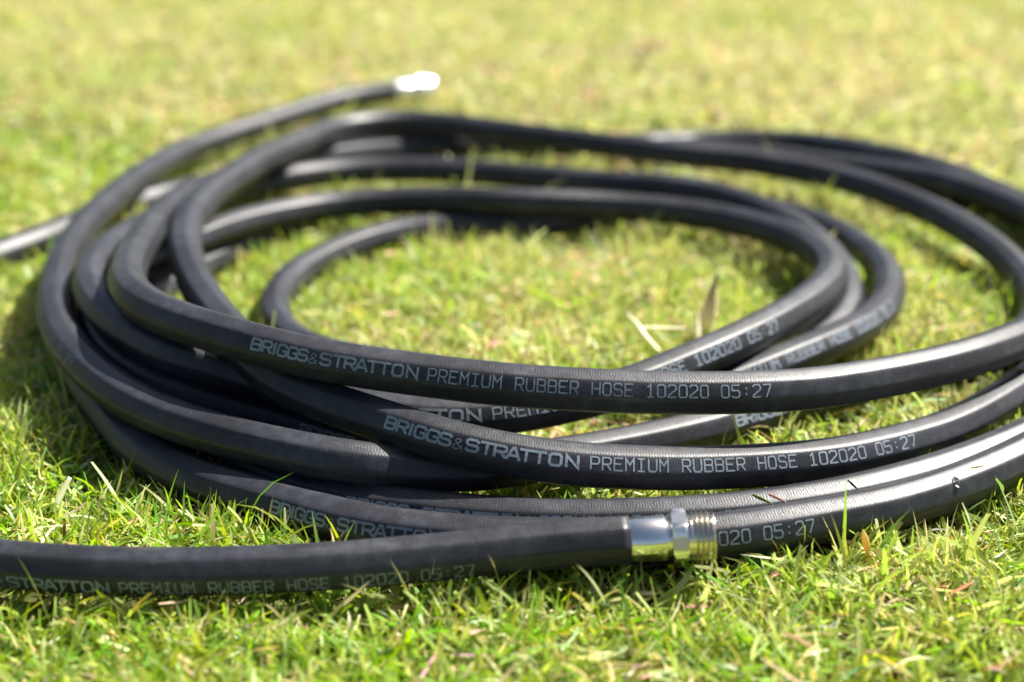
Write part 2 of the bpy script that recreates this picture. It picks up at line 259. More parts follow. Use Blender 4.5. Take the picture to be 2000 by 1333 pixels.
(334.2,1282.3,28.5),(324,1292.8,27.2),(313.1,1303.4,26),(302.1,1314.2,24.9),(291.2,1325.2,23.9),(280.4,1336.1,23),(269.6,1346.8,22.2),(258.4,1356.7,21.5),(246.7,1365.6,20.9),(234.4,1373.5,20.4),(221.8,1380.3,19.9),(208.9,1386.4,19.5),
(195.7,1391.9,19.1),(182.5,1397.2,18.7),(169.2,1402.7,18.1),(155.9,1408.6,17.4),(142.4,1413.7,16.8),(128.7,1417.5,16.6),(115,1420.4,16.6),(101.3,1423.3,16.7),(87.8,1426.5,16.8),(74.3,1430,16.9),(60.8,1433.7,17),(47.3,1437.4,17),
(33.9,1441.1,17.1),(20.4,1444.9,17.2),(7,1448.8,17.2),(-6.3,1452.9,17.2),(-19.6,1457.3,17.3),(-32.9,1461.7,17.3),(-46.3,1465.8,17.3),(-59.7,1469.6,17.3),(-73.3,1472.8,17.3),(-87.1,1475.1,17.3),(-101,1476.1,17.3),(-114.8,1475.3,17.3),
(-128.4,1472.7,17.4),(-141.5,1468.2,17.4),(-153.8,1461.8,17.4),(-164.9,1453.6,17.4),(-174.8,1443.9,17.3),(-183.7,1433.1,17.3),(-191.6,1421.7,17.3),(-198.8,1409.7,17.3),(-205.4,1397.4,17.3),(-211.4,1384.8,17.3),(-217.2,1372.1,17.3),
(-223,1359.5,17.3),(-229.2,1346.9,17.2),(-235.6,1334.6,17.2),(-242.4,1322.5,17.2),(-249.6,1310.6,17.1),(-257.1,1298.9,17.1),(-265.3,1287.7,17),(-274.1,1277,17),(-283.7,1267.1,16.9),(-294,1257.8,16.8),(-304.4,1248.7,16.7),
(-314.5,1239.2,16.6),(-323.6,1228.8,16.5),(-331.6,1217.3,16.6),(-338.9,1205.1,16.6),(-345.8,1192.6,16.7),(-352.3,1179.9,16.8),(-358.5,1167.1,16.9),(-364.3,1154.1,17),(-369.8,1141,17.1),(-375.3,1128,17.1),(-380.8,1115,17.2),
(-386.7,1102.2,17.2),(-393.2,1089.7,17.2),(-400.1,1077.5,17.3),(-406.4,1065,17.3),(-411.9,1052,17.3),(-416.4,1038.8,17.3),(-420.2,1025.2,17.4),(-423.3,1011.5,17.4),(-425.8,997.7,17.4),(-428,983.9,17.4),(-429.7,969.9,17.4),
(-431,956,17.4),(-431.9,942,17.4),(-432.2,927.9,17.5),(-431.9,913.9,17.5),(-431.2,899.9,17.5),(-430.2,885.9,17.5),(-428.7,872,17.5),(-426.9,858.1,17.5),(-424.7,844.2,17.5),(-422.1,830.4,17.5),(-419,816.8,17.5),(-415.3,803.2,17.5),
(-411.2,789.8,17.6),(-406.6,776.6,17.6),(-401.5,763.5,17.6),(-396,750.6,17.6),(-390.2,737.8,17.6),(-383.9,725.2,17.7),(-377.2,712.9,17.7),(-370.1,700.8,17.7),(-362.4,689,17.7),(-354.3,677.5,17.8),(-345.7,666.4,17.8),(-336.7,655.6,17.9),
(-327.2,645.2,17.9),(-317.1,635.4,18),(-306.5,626.2,18),(-295.2,617.8,18.1),(-283.3,610.3,18.2),(-270.8,603.9,18.3),(-257.7,598.8,18.4),(-244.2,594.8,18.5),(-230.5,592,18.6),(-216.6,589.8,18.8),(-202.6,588.2,19),(-188.6,586.9,19.1),
(-174.5,586,19.4),(-160.5,585.4,19.6),(-146.5,585.1,19.9),(-132.4,585.2,20.3),(-118.5,585.4,20.6),(-104.5,585.9,21.1),(-90.6,586.5,21.6),(-76.8,587.2,22.1),(-63,588.2,22.8),(-49.2,589.5,23.5),(-35.4,590.8,24.2),(-21.7,592.2,25.1),
(-7.8,593.7,25.9),(6,595.1,26.8),(19.8,596.1,27.6),(33.6,596.9,28.5),(47.5,597.4,29.2),(61.4,598,29.9),(75.2,598.9,30.6),(89.1,600,31.3),(96,600.6,31.6)],
'inner': [(127.3,791,26.4),(141,799.2,27.8),(154.4,808.2,28.9),(167.2,817.8,29.5),
(179.2,827.7,29.9),(190.6,837.6,29.9),(201.3,847.6,29.7),(211.1,857.5,29.4),(220,867.6,28.9),(228.2,877.7,28.3),(235.6,887.9,27.5),(242.3,898.3,26.7),(248.3,908.7,25.9),(253.9,919.3,25.1),(259,930.2,24.3),(263.8,941.5,23.5),
(268.2,953.2,22.8),(272.2,965.4,22.1),(275.7,978.2,21.5),(278.8,991.9,21),(281.2,1006.5,20.5),(282.7,1021.6,20.1),(283.1,1036.7,19.8),(282.5,1051.6,19.5),(280.9,1066.2,19.2),(278.7,1080.7,18.9),(275.9,1095,18.7),(272.4,1109.1,18.5),
(268.2,1123,18.3),(263.1,1136.4,18.1),(256.9,1149.4,18),(249.4,1161.5,17.8),(240.7,1172.8,17.7),(230.6,1182.7,17.5),(219.2,1190.8,17.4),(206.6,1196.6,17.2),(193.2,1200.2,17),(179.4,1202.1,16.9),(165.5,1202.6,16.7),(151.7,1201.7,16.6),
(138.1,1198.9,16.5),(124.9,1194.3,16.5),(112.2,1188.5,16.5),(99.7,1182.1,16.5),(87,1176.1,16.5),(74,1170.9,16.5),(60.7,1166.3,16.5),(47.3,1162.4,16.5),(33.7,1158.9,16.5),(19.9,1155.9,16.5),(6.1,1153.4,16.5),(-7.7,1151.2,16.5),
(-21.7,1149.2,16.5),(-35.6,1147.3,16.5),(-49.4,1144.9,16.5),(-63.1,1141.8,16.6),(-76.4,1137.3,16.7),(-89,1131.1,16.8),(-100.7,1123.4,16.9),(-111.4,1114.3,17),(-121.1,1104.1,17),(-129.6,1092.9,17.1),(-137.2,1081,17.1),(-144.1,1068.8,17.2),
(-150.5,1056.2,17.2),(-156.1,1043.3,17.3),(-160.8,1030.1,17.3),(-164.6,1016.5,17.3),(-167.5,1002.8,17.3),(-169.4,988.9,17.3),(-170.3,974.9,17.3),(-170.2,960.9,17.4),(-169,947,17.4),(-166.6,933.2,17.4),(-162.9,919.8,17.4),
(-157.9,906.7,17.4),(-151.7,894.3,17.4),(-144.1,882.6,17.4),(-135.1,872.1,17.4),(-124.6,863.1,17.4),(-112.9,855.8,17.3),(-100.3,849.8,17.3),(-87.4,844.5,17.3),(-74.3,839.4,17.3),(-61.2,834.5,17.3),(-48,829.9,17.3),(-34.7,825.7,17.2),
(-21.2,821.8,17.2),(-7.7,818.3,17.2),(6,815.2,17.1),(19.7,812.6,17.1),(33.5,810.1,17),(47.4,807.8,17),(61.2,805.5,16.9),(75.1,803.8,16.8),(89,803.6,16.7),(102.8,805.2,16.6),(116.3,808.8,16.5),(129.1,814.2,16.5),(141.2,821.2,16.5),
(152.5,829.3,16.5),(163.3,838,16.6),(173.5,847,16.8),(183.1,856.2,17.2),(192.2,865.6,17.6),(200.4,875.2,18.1),(208.1,885.2,18.6),(215.4,895.9,19.3),(222.7,908.3,20),(229.7,922.6,20.7),(235.8,938.4,21.5),(240.3,954.9,22.3),
(243.3,971,23),(245,986.1,23.7),(245.6,1000.4,24.4),(245.5,1014.2,25.1),(244.7,1027.7,25.9),(243.4,1041.1,26.7),(241.3,1054.4,27.5),(238.6,1067.9,28.2),(235.3,1081.1,28.9),(231.4,1094,29.5),(227.1,1106.2,30.1),(222.3,1117.9,30.7),
(216.8,1129,31.3),(210.7,1139.9,31.8),(203.6,1150.2,32.4),(195.9,1159.9,32.9),(187.7,1168.6,33.6),(179.2,1176.4,34.2),(170.1,1183,34.9),(160.1,1188.2,35.7),(148.9,1192.1,36.5),(136.9,1195.9,36.8),(124.5,1200.8,36.5),(111.9,1207.1,35.6),
(99.2,1214,34.4),(86.4,1220.8,33.2),(73.7,1227.5,32.2),(61.1,1234.4,31.3),(48.7,1241.5,30.5),(36.5,1248.7,29.8),(24.2,1255.7,29.2),(11.7,1262.2,28.7),(-1,1268.1,28.3),(-14,1273.3,28),(-27.2,1278,27.7),(-40.6,1282,27.6),(-54.1,1285.4,27.5),
(-67.7,1288.1,27.5),(-81.5,1289.8,27.6),(-95.3,1290.5,27.7),(-109.1,1290.1,27.9),(-122.7,1288.5,28.2),(-136,1285.5,28.6),(-148.6,1281.2,29),(-160.5,1275.7,29.4),(-171.7,1269.2,29.9),(-182.4,1262.1,30.5),(-192.6,1254.6,31),
(-202.4,1247.3,31.3),(-211.8,1240.7,31.2),(-220.9,1235.1,30.5),(-229.3,1228.8,29.6),(-236.7,1219.1,29.4),(-242.9,1204.8,30.3),(-248.2,1187.3,32),(-253.1,1168.2,34),(-257.5,1148.4,36.1),(-261.9,1128.2,38.4),(-266.3,1107.9,40.7),
(-270.8,1087.2,43.3),(-274.8,1065.7,46.2),(-277.8,1043.5,49.2),(-280,1021.6,52.1),(-281.7,1002,54.3),(-283.2,984.9,55.9),(-284.3,969.3,57.1),(-284.7,954.4,58.2),(-284.5,940,59.1),(-283.8,926.4,59.8),(-282.5,913.5,60.3),(-280.8,901.2,60.6),
(-278.4,889.3,60.7),(-275.4,877.8,60.8),(-271.8,866.7,60.8),(-267.6,855.8,60.8),(-262.7,844.9,60.8),(-257,834.1,60.6),(-250.7,823.5,60.4),(-243.6,813.2,60.1),(-236.1,803,59.9),(-228.1,792.9,59.7),(-219.6,783.2,59.6),(-210.7,774.1,59.4),
(-201.3,766.2,58.8),(-191.4,760.3,57.6),(-180.9,756.8,55.5),(-169.8,755.2,52.6),(-158.2,753.5,49.5),(-145.9,750.5,47),(-133.2,745.9,45.1),(-120.5,740.6,43.8),(-107.9,735.3,42.6),(-95.3,730.3,41.6),(-82.5,726,40.8),(-69.9,722.2,40),
(-57.1,719.4,39.4),(-44,717.5,39),(-30.7,717.1,38.8),(-17.2,718.4,38.8),(-3.8,721.2,39),(9.6,725.1,39.4),(22.9,729.8,40),(36.2,735.3,40.7),(49.5,741.4,41.6),(62.7,748.5,42.6),(75.6,756.6,43.7),(88.4,765.9,44.8),(101.2,775.6,46),
(113.6,785.2,47.1),(125.1,794.8,48),(135.8,804.6,48.6),(146,815.1,48.8),(155.8,826.2,48.7),(165.3,837.7,48.5),(174.3,849.4,48.3),(182.8,861.2,47.9),(190.9,872.9,47.5),(198.3,884.7,47.1),(205.3,896.7,46.6),(211.6,909.2,46),
(217.2,922.1,45.4),(221.7,934.8,44.7),(224.9,946.6,43.9),(227,957.8,43.1),(228.4,968.5,42.3),(229.3,979.4,41.4),(229.5,990.7,40.6),(229,1002.7,39.8),(227.4,1015.2,38.9),(224.9,1028,38),(221.4,1040.6,37.1),(217,1052.8,36.2),
(211.7,1064.6,35.4),(205.7,1075.8,34.7),(199,1086.5,34),(191.5,1096.7,33.4),(183.1,1106.3,32.9),(173.8,1115.4,32.5),(163.6,1123.5,32.2),(152.5,1130.7,32),(140.7,1136.7,31.9),(128.5,1141.6,31.9),(115.8,1145.4,32.1),(103,1148.4,32.4),
(89.9,1150.3,32.9),(76.7,1151.2,33.6),(63.3,1151.2,34.5),(49.8,1150.4,35.4),(36.4,1149.3,36.3),(22.9,1148.4,37),(9.5,1147.9,37.6),(-3.9,1148.2,37.9),(-17.3,1149.7,37.9),(-30.7,1152.6,37.4),(-44.2,1156.4,36.6),(-57.8,1160.3,35.6),
(-71.5,1163.1,34.7),(-85.2,1164.6,34.1),(-98.8,1164.9,33.6),(-112.2,1163.9,33.3),(-125.4,1161.6,33.3),(-138.3,1157.9,33.3),(-150.5,1152.6,33.6),(-162,1145.6,34),(-172.7,1137.1,34.5),(-182.6,1127.3,35.2),(-192.1,1116.7,36.1),
(-201.1,1105.7,37),(-209.8,1094.5,37.7),(-218.2,1082.8,38.3),(-226.3,1070.3,38.6),(-234.3,1057,38.6),(-242.7,1044.1,38),(-251.9,1032.9,37),(-261.4,1023.9,35.5),(-270.5,1014.7,34.1),(-278,1002.2,33.6),(-283.1,985.4,34),(-285.5,966.4,35.1),
(-285.8,947.9,36.4),(-284.9,931.4,37.4),(-283.3,916.8,38),(-281.2,903.2,38.3),(-278.3,890.1,38.4),(-274.7,877.2,38.4),(-270.6,864.7,38.5),(-266,852.4,38.4),(-261,840.4,38.4),(-255.5,828.7,38.3),(-249.5,817.3,38.2),(-242.9,806.2,38.1),
(-235.4,795.5,38),(-227.2,785.2,38),(-218.3,775.7,38),(-208.9,767.3,37.7),(-199.1,760.7,36.9),(-189.3,756.3,35.4),(-179.5,754.3,32.9),(-169.6,753.9,29.9),(-159.3,753.2,27.1),(-148.6,751.2,24.8),(-137.5,747.9,23.1),(-126.3,743.6,21.7),
(-115,738.6,20.5),(-103.5,733.4,19.5),(-91.7,728.2,18.7),(-79.4,723.5,17.9),(-66.7,719.4,17.2),(-60.3,717.5,16.8)],
'hh': [(-45.1,1208.8,17.4),(-59.2,1208.7,17.4),(-73.2,1208.3,17.3),(-87.2,1207.3,17.3),(-101,1205.2,17.3),
(-114.6,1201.9,17.2),(-127.6,1197.1,17.2),(-139.9,1190.7,17.1),(-151.4,1182.9,17.1),(-162,1174,17),(-171.8,1164.2,17),(-180.9,1153.7,16.9),(-189.1,1142.6,16.8),(-196.7,1131.1,16.7),(-203.8,1119.2,16.6),(-210.4,1107,16.5),
(-216.9,1094.5,16.5),(-223.2,1081.9,16.5),(-229.3,1069.3,16.5),(-235.1,1056.4,16.5),(-240.4,1043.4,16.5),(-245.2,1030.2,16.5),(-249.6,1016.8,16.5),(-254.4,1003.6,16.5),(-259.7,990.5,16.5),(-265.5,977.7,16.5),(-271.4,965,16.5),
(-276.7,952.1,16.5),(-280.2,938.6,16.5),(-281.6,924.8,16.5),(-281.2,910.9,16.5),(-279.2,897,16.5),(-275.9,883.4,16.5),(-271.6,870,16.5),(-266.4,856.9,16.5),(-260.4,844.2,16.5),(-253.7,831.9,16.5),(-246.4,819.9,16.5),(-238.6,808.1,16.5),
(-230.5,796.7,16.5),(-222,785.5,16.5),(-213.2,774.5,16.5),(-204.2,763.6,16.5),(-195,752.9,16.5),(-185.7,742.4,16.5),(-176.1,732,16.5),(-166.4,721.8,16.5),(-156.5,711.8,16.6),(-146.2,702.1,16.6),(-135.7,692.9,16.6),(-124.6,684.2,16.5),
(-113.1,676.3,16.5),(-100.9,669.3,16.5),(-88.2,663.3,16.5),(-75.1,658.3,16.5),(-61.7,654.1,16.5),(-48.2,650.4,16.5),(-34.4,647.2,16.5),(-20.6,644.6,16.6),(-6.7,642.5,16.6),(7.3,641,16.6),(21.3,640,16.5),(35.4,639.6,16.5),
(49.4,639.9,16.5),(63.5,640.6,16.6),(77.5,641.6,16.6),(91.5,643.1,16.6),(105.4,645.1,16.5),(119.2,647.8,16.5),(132.9,651.1,16.5),(146.4,655,16.5),(159.8,659.3,16.5),(173,664,16.5),(186,669.3,16.6),(198.9,675,16.6),(211.5,681.3,16.6),
(223.9,687.9,16.5),(236.2,695,16.5),(248.1,702.4,16.5),(259.9,710.2,16.5),(271.4,718.3,16.5),(282.6,726.7,16.5),(293.6,735.5,16.5),(304.2,744.8,16.5),(314.5,754.3,16.5),(324.5,764.2,16.5),(334.1,774.5,16.5),(343.5,785,16.5),
(352.5,795.8,16.5),(361.2,806.9,16.5),(369.7,818.1,16.5),(377.8,829.6,16.5),(385.6,841.3,16.5),(393,853.3,16.5),(400.2,865.4,16.5),(407.1,877.7,16.5),(413.6,890.1,16.5),(419.8,902.8,16.5),(425.6,915.6,16.5),(431,928.6,16.5),
(436.1,941.7,16.5),(440.8,955,16.5),(445.2,968.3,16.5),(449.2,981.8,16.5),(452.9,995.4,16.5),(456.2,1009.1,16.5),(459.1,1022.8,16.5),(461.5,1036.7,16.5),(463.5,1050.6,16.5),(465,1064.6,16.5),(466,1078.6,16.5),(466.4,1092.7,16.5),
(466,1106.7,16.5),(464.7,1120.7,16.5),(462.4,1134.6,16.5),(459.2,1148.2,16.5),(455,1161.6,16.5),(449.7,1174.6,16.5),(443.1,1187,16.5),(435.6,1198.8,16.5),(427.6,1210.4,16.5),(419.5,1221.9,16.5),(411.1,1233.2,16.5),(402.4,1244.2,16.5),
(393.3,1255,16.5),(383.8,1265.4,16.5),(373.8,1275.2,16.5),(363.2,1284.4,16.5),(352,1292.9,16.5),(346.3,1297,16.5)],
'ff': [(-341.4,1016.6,17.5),(-337.8,1001.9,17.9),(-334.2,987.2,18.3),(-330.4,972.5,18.7),(-326.4,957.8,19.1),
(-322.1,943.2,19.6),(-317.4,928.6,20.1),(-312.4,914,20.7),(-307,899.3,21.3),(-301.2,884.7,22),(-295.2,870.1,22.7),(-289,855.9,23.4),(-282.8,842.5,23.8),(-276.6,830.2,23.8),(-270.6,818.8,23.4),(-264.6,807.9,22.9),(-258.5,797.2,22.2),
(-252.2,786.4,21.6),(-245.7,775.6,21.1),(-239.1,764.6,20.7),(-232.2,753.4,20.3),(-225.2,742.3,20),(-217.8,731.2,19.7),(-209.7,720.5,19.5),(-201,710.2,19.3),(-191.5,700.4,19.1),(-181.4,691.3,18.9),(-170.5,682.9,18.8),(-159.1,675.2,18.7),
(-147.2,668.1,18.7),(-135,661.5,18.6),(-122.7,654.9,18.6),(-110.4,648.4,18.5),(-98.1,642,18.4),(-85.5,636.2,18.3),(-72.6,631.3,18.2),(-59.3,627.2,18.2),(-45.7,624.1,18.1),(-32,621.7,18),(-18.2,619.8,18),(-4.3,618.3,17.9),
(9.7,617.4,17.9),(23.6,616.9,17.9),(37.6,616.9,18),(51.6,617.1,18),(65.5,617.5,18.2),(79.4,618.2,18.3),(93.2,619.5,18.5),(106.9,621.6,18.7),(120.3,624.5,19),(133.6,627.9,19.3),(146.8,631.6,19.5),(159.9,635.6,19.7),(172.9,639.8,19.9),
(185.8,644.4,20.1),(198.3,649.5,20.4),(210.5,655.2,20.8),(222.2,661.3,21.2),(233.6,667.8,21.6),(244.7,674.4,22.2),(255.5,681.3,22.8),(266,688.4,23.4),(276.3,695.7,24),(286.5,703.3,24.6),(296.4,711.1,25.2),(306.1,719.2,25.7),
(315.5,727.6,26.2),(324.6,736.2,26.7),(333.3,745.1,27.2),(341.8,754.3,27.7),(350.2,763.7,28.2),(358.3,773.3,28.6),(366.2,783.1,29),(373.8,793.2,29.3),(381.2,803.4,29.7),(388.5,813.8,30),(395.5,824.5,30.3),(402.4,835.4,30.5),
(409.1,846.4,30.7),(415.4,857.6,31),(421.5,868.9,31.2),(427.3,880.7,31.3),(433,893,31.2),(439.2,906.8,30.7),(446.3,923,29.3),(455.1,942.9,26.6),(465.9,966.8,22.5),(478,993.5,17.5),(478,993.5,17.5)]
}
DIA = 0.0228
class Path:
    def __init__(s, pts):
        P = np.array(pts, float) / 1000.0
        Q = np.vstack([2 * P[0] - P[1], P, 2 * P[-1] - P[-2]])
        t = np.linspace(0, 1, 8, endpoint=False)[:, None]; out = []
        for i in range(1, len(Q) - 2):
            a, b, c, d = Q[i - 1:i + 3]
            out.append(.5 * (2 * b + (c - a) * t + (2 * a - 5 * b + 4 * c - d) * t ** 2 + (3 * b - a - 3 * c + d) * t ** 3))
        p = np.vstack(out + [P[-1:]])
        for _ in range(12): p[1:-1] = .5 * p[1:-1] + .25 * (p[:-2] + p[2:])
        s.p = p; s.L = np.r_[0, np.cumsum(np.linalg.norm(np.diff(p, axis=0), axis=1))]
        s.len = s.L[-1]
        tg = np.gradient(p, s.L, axis=0); tg /= np.linalg.norm(tg, axis=1)[:, None]; s.t = tg
    def at(s, u):
        u = np.atleast_1d(np.asarray(u, float)); g = lambda A: np.stack([np.interp(u, s.L, A[:, k]) for k in range(3)], 1)
        c = g(s.p); t = g(s.t)
        ex = np.where(u > s.len, u - s.len, np.where(u < 0, u, 0)); c = c + t * ex[:, None]
        t /= np.linalg.norm(t, axis=1)[:, None]
        side = np.cross(t, [0, 0, 1.0]); side /= np.linalg.norm(side, axis=1)[:, None]
        up = np.cross(side, t)
        return c, t, side, up
PATH = {k: Path(v) for k, v in HOSE.items()}
MAIN_END = 8.4409
def twist(k, u):
    """elevation of the printed facet's normal above the horizontal, in radians"""
    u = np.asarray(u, float)
    a = 26.0 + 3.0 * np.sin(u * 3.1 + len(k)) + 1.5 * np.sin(u * 9.0)
    if k == 'main':
        a = a + 5.0 * np.exp(-((u - 3.45) / .35) ** 2)
        w = np.clip((u - (MAIN_END - 1.29)) / .8, 0, 1); a = a * (1 - w) + (-12.0) * w
        w = np.clip(1 - u / .5, 0, 1); a = a + 20 * w
    if k == 'inner': a = a + 16.0 * np.exp(-((u - .13) / .16) ** 2)
    c = PATH[k].at(u)[0]                                  # added roll along the coil's back
    a = a + 11.0 * (np.clip((c[:, 1] - 1.0) / .2, 0, 1) * np.clip((.08 - c[:, 0]) / .16, 0, 1)).reshape(np.shape(u)) * (np.where(u < 1.7, -1.6, 1.0) if k == 'inner' else np.where(u < 3.2, 1.0, -1.0))
    return np.radians(a)

SIDE = DIA * math.tan(math.pi / 8); APO = DIA / 2
CIRC = .27
def octagon():
    pts = []
    for k in range(8):
        ph = k * math.pi / 4
        n = np.array([math.cos(ph), math.sin(ph)]); b = np.array([-math.sin(ph), math.cos(ph)])
        for y in (-.395, -.2, .2, .395): pts.append(n * APO + b * y * SIDE)
        c = n * APO + b * .5 * SIDE; pts.append(c * .982)
    pts = np.array(pts); r = np.linalg.norm(pts, axis=1)[:, None]
    return pts * (1 - CIRC) + pts / r * (APO * 1.035) * CIRC
OCT = octagon()
def tube_mesh(k, u0, u1, step=.004):
    m = int((u1 - u0) / step) + 1; u = np.linspace(u0, u1, m)
    c, t, sd, up = PATH[k].at(u); a = twist(k, u)
    e1 = sd * np.cos(a)[:, None] + up * np.sin(a)[:, None]; e2 = -sd * np.sin(a)[:, None] + up * np.cos(a)[:, None]
    V = c[:, None] + e1[:, None] * OCT[None, :, :1] + e2[:, None] * OCT[None, :, 1:]
    n = len(OCT)
    V = V.reshape(-1, 3)
    i = np.arange(m - 1)[:, None] * n; j = np.arange(n)[None]; j2 = (j + 1) % n
    F = np.stack([i + j, i + j2, i + n + j2, i + n + j], -1).reshape(-1, 4)
    ul = np.stack([np.broadcast_to(u[:-1, None], (m - 1, n)), np.broadcast_to(u[:-1, None], (m - 1, n)), np.broadcast_to(u[1:, None], (m - 1, n)), np.broadcast_to(u[1:, None], (m - 1, n))], -1)
    jj = np.broadcast_to(np.arange(n)[None] / n * 2 * math.pi, (m - 1, n)); j3 = np.broadcast_to((np.arange(n)[None] + 1) / n * 2 * math.pi, (m - 1, n))
    vl = np.stack([jj, j3, j3, jj], -1)
    return V, F, np.stack([ul, vl], -1).reshape(-1, 2), n, m
def tube_all():
    VV, FF, UV, off = [], [], [], 0
    for k, u0, u1 in (('main', 0.0, MAIN_END), ('inner', 0, PATH['inner'].len), ('hh', 0, PATH['hh'].len), ('ff', 0, PATH['ff'].len)):
        V, F, uv, n, m = tube_mesh(k, u0, u1)
        # close the ends with a ring of quads drawn in to the middle
        cap = []
        for r, s in ((0, 1), (m - 1, 0)):
            ctr = V[r * n:(r + 1) * n].mean(0)
            cap.append(ctr + (V[r * n:(r + 1) * n] - ctr) * .02)
        V2 = np.vstack([V] + cap); j = np.arange(n); j2 = (j + 1) % n
        c0 = len(V); c1 = c0 + n; e = (m - 1) * n
        F2 = np.vstack([F, np.stack([j2, j, c0 + j, c0 + j2], 1), np.stack([e + j, e + j2, c1 + j2, c1 + j], 1)])
        uv = np.vstack([uv, np.zeros((8 * n, 2))])
        VV.append(V2); FF.append(F2 + off); UV.append(uv); off += len(V2)
    me = mesh_np("hose_tube", np.vstack(VV), np.vstack(FF))
    ul = me.uv_layers.new(name="uv"); ul.data.foreach_set("uv", np.vstack(UV).astype(np.float32).ravel())
    return me
hose = empty("garden_hose", (0.02, 1.0, 0.0))
tag(hose, "black rubber garden hose with faceted sides lying in a loose coil on the lawn", "hose")
def under(o, par):
    o.parent = par; o.matrix_parent_inverse = par.matrix_basis.inverted() if par.type == 'EMPTY' else par.matrix_basis.inverted()
    return o
tube = under(link_mesh("hose_tube", tube_all(), M_RUB), hose)

# ---- printed lettering: stroked letters laid on the printed facet
def seg(*pts): return list(pts)
GL = {  # unit box 0..1 wide, 0..1 high
 'B': [seg((0,0),(0,1),(.78,1),(1,.88),(1,.62),(.82,.52),(0,.52)), seg((.82,.52),(1,.4),(1,.12),(.8,0),(0,0))],
 'R': [seg((0,0),(0,1),(.8,1),(1,.86),(1,.6),(.8,.46),(0,.46)), seg((.5,.46),(1,0))],
 'I': [seg((.5,0),(.5,1))],
 'i': [seg((.5,0),(.5,1)), seg((.12,1),(.88,1)), seg((.12,0),(.88,0))],
 'G': [seg((1,.8),(.82,1),(.18,1),(0,.82),(0,.18),(.18,0),(.82,0),(1,.16),(1,.46),(.55,.46))],
 'S': [seg((1,.82),(.84,1),(.16,1),(0,.85),(0,.64),(.16,.52),(.84,.5),(1,.36),(1,.15),(.84,0),(.16,0),(0,.16))],
 'T': [seg((0,1),(1,1)), seg((.5,1),(.5,0))],
 'A': [seg((0,0),(.42,1),(.58,1),(1,0)), seg((.16,.32),(.84,.32))],
 'O': [seg((.18,0),(0,.18),(0,.82),(.18,1),(.82,1),(1,.82),(1,.18),(.82,0),(.18,0))],
 'N': [seg((0,0),(0,1),(1,0),(1,1))],
 'P': [seg((0,0),(0,1),(.8,1),(1,.86),(1,.58),(.8,.44),(0,.44))],
 'E': [seg((1,1),(0,1),(0,0),(1,0)), seg((0,.52),(.78,.52))],
 'M': [seg((0,0),(0,1),(.5,.5),(1,1),(1,0))],
 'U': [seg((0,1),(0,.18),(.18,0),(.82,0),(1,.18),(1,1))],
 'H': [seg((0,0),(0,1)), seg((1,0),(1,1)), seg((0,.5),(1,.5))],
 '1': [seg((.12,.78),(.5,1),(.5,0)), seg((.12,0),(.88,0))],
 '0': [seg((.16,0),(0,.14),(0,.86),(.16,1),(.84,1),(1,.86),(1,.14),(.84,0),(.16,0))],
 '2': [seg((0,.84),(.16,1),(.84,1),(1,.84),(1,.62),(0,.12),(0,0),(1,0))],
 '5': [seg((1,1),(0,1),(0,.56),(.84,.56),(1,.42),(1,.15),(.84,0),(.14,0),(0,.12))],
 '7': [seg((0,1),(1,1),(1,.86),(.4,0))],
 ':': [seg((.5,.22),(.5,.32)), seg((.5,.68),(.5,.78))],
 '&': [seg((1,0),(.2,.74),(.25,.95),(.5,1),(.72,.9),(.7,.72),(.1,.35),(.05,.12),(.3,0),(.65,.05),(.95,.4))],
}
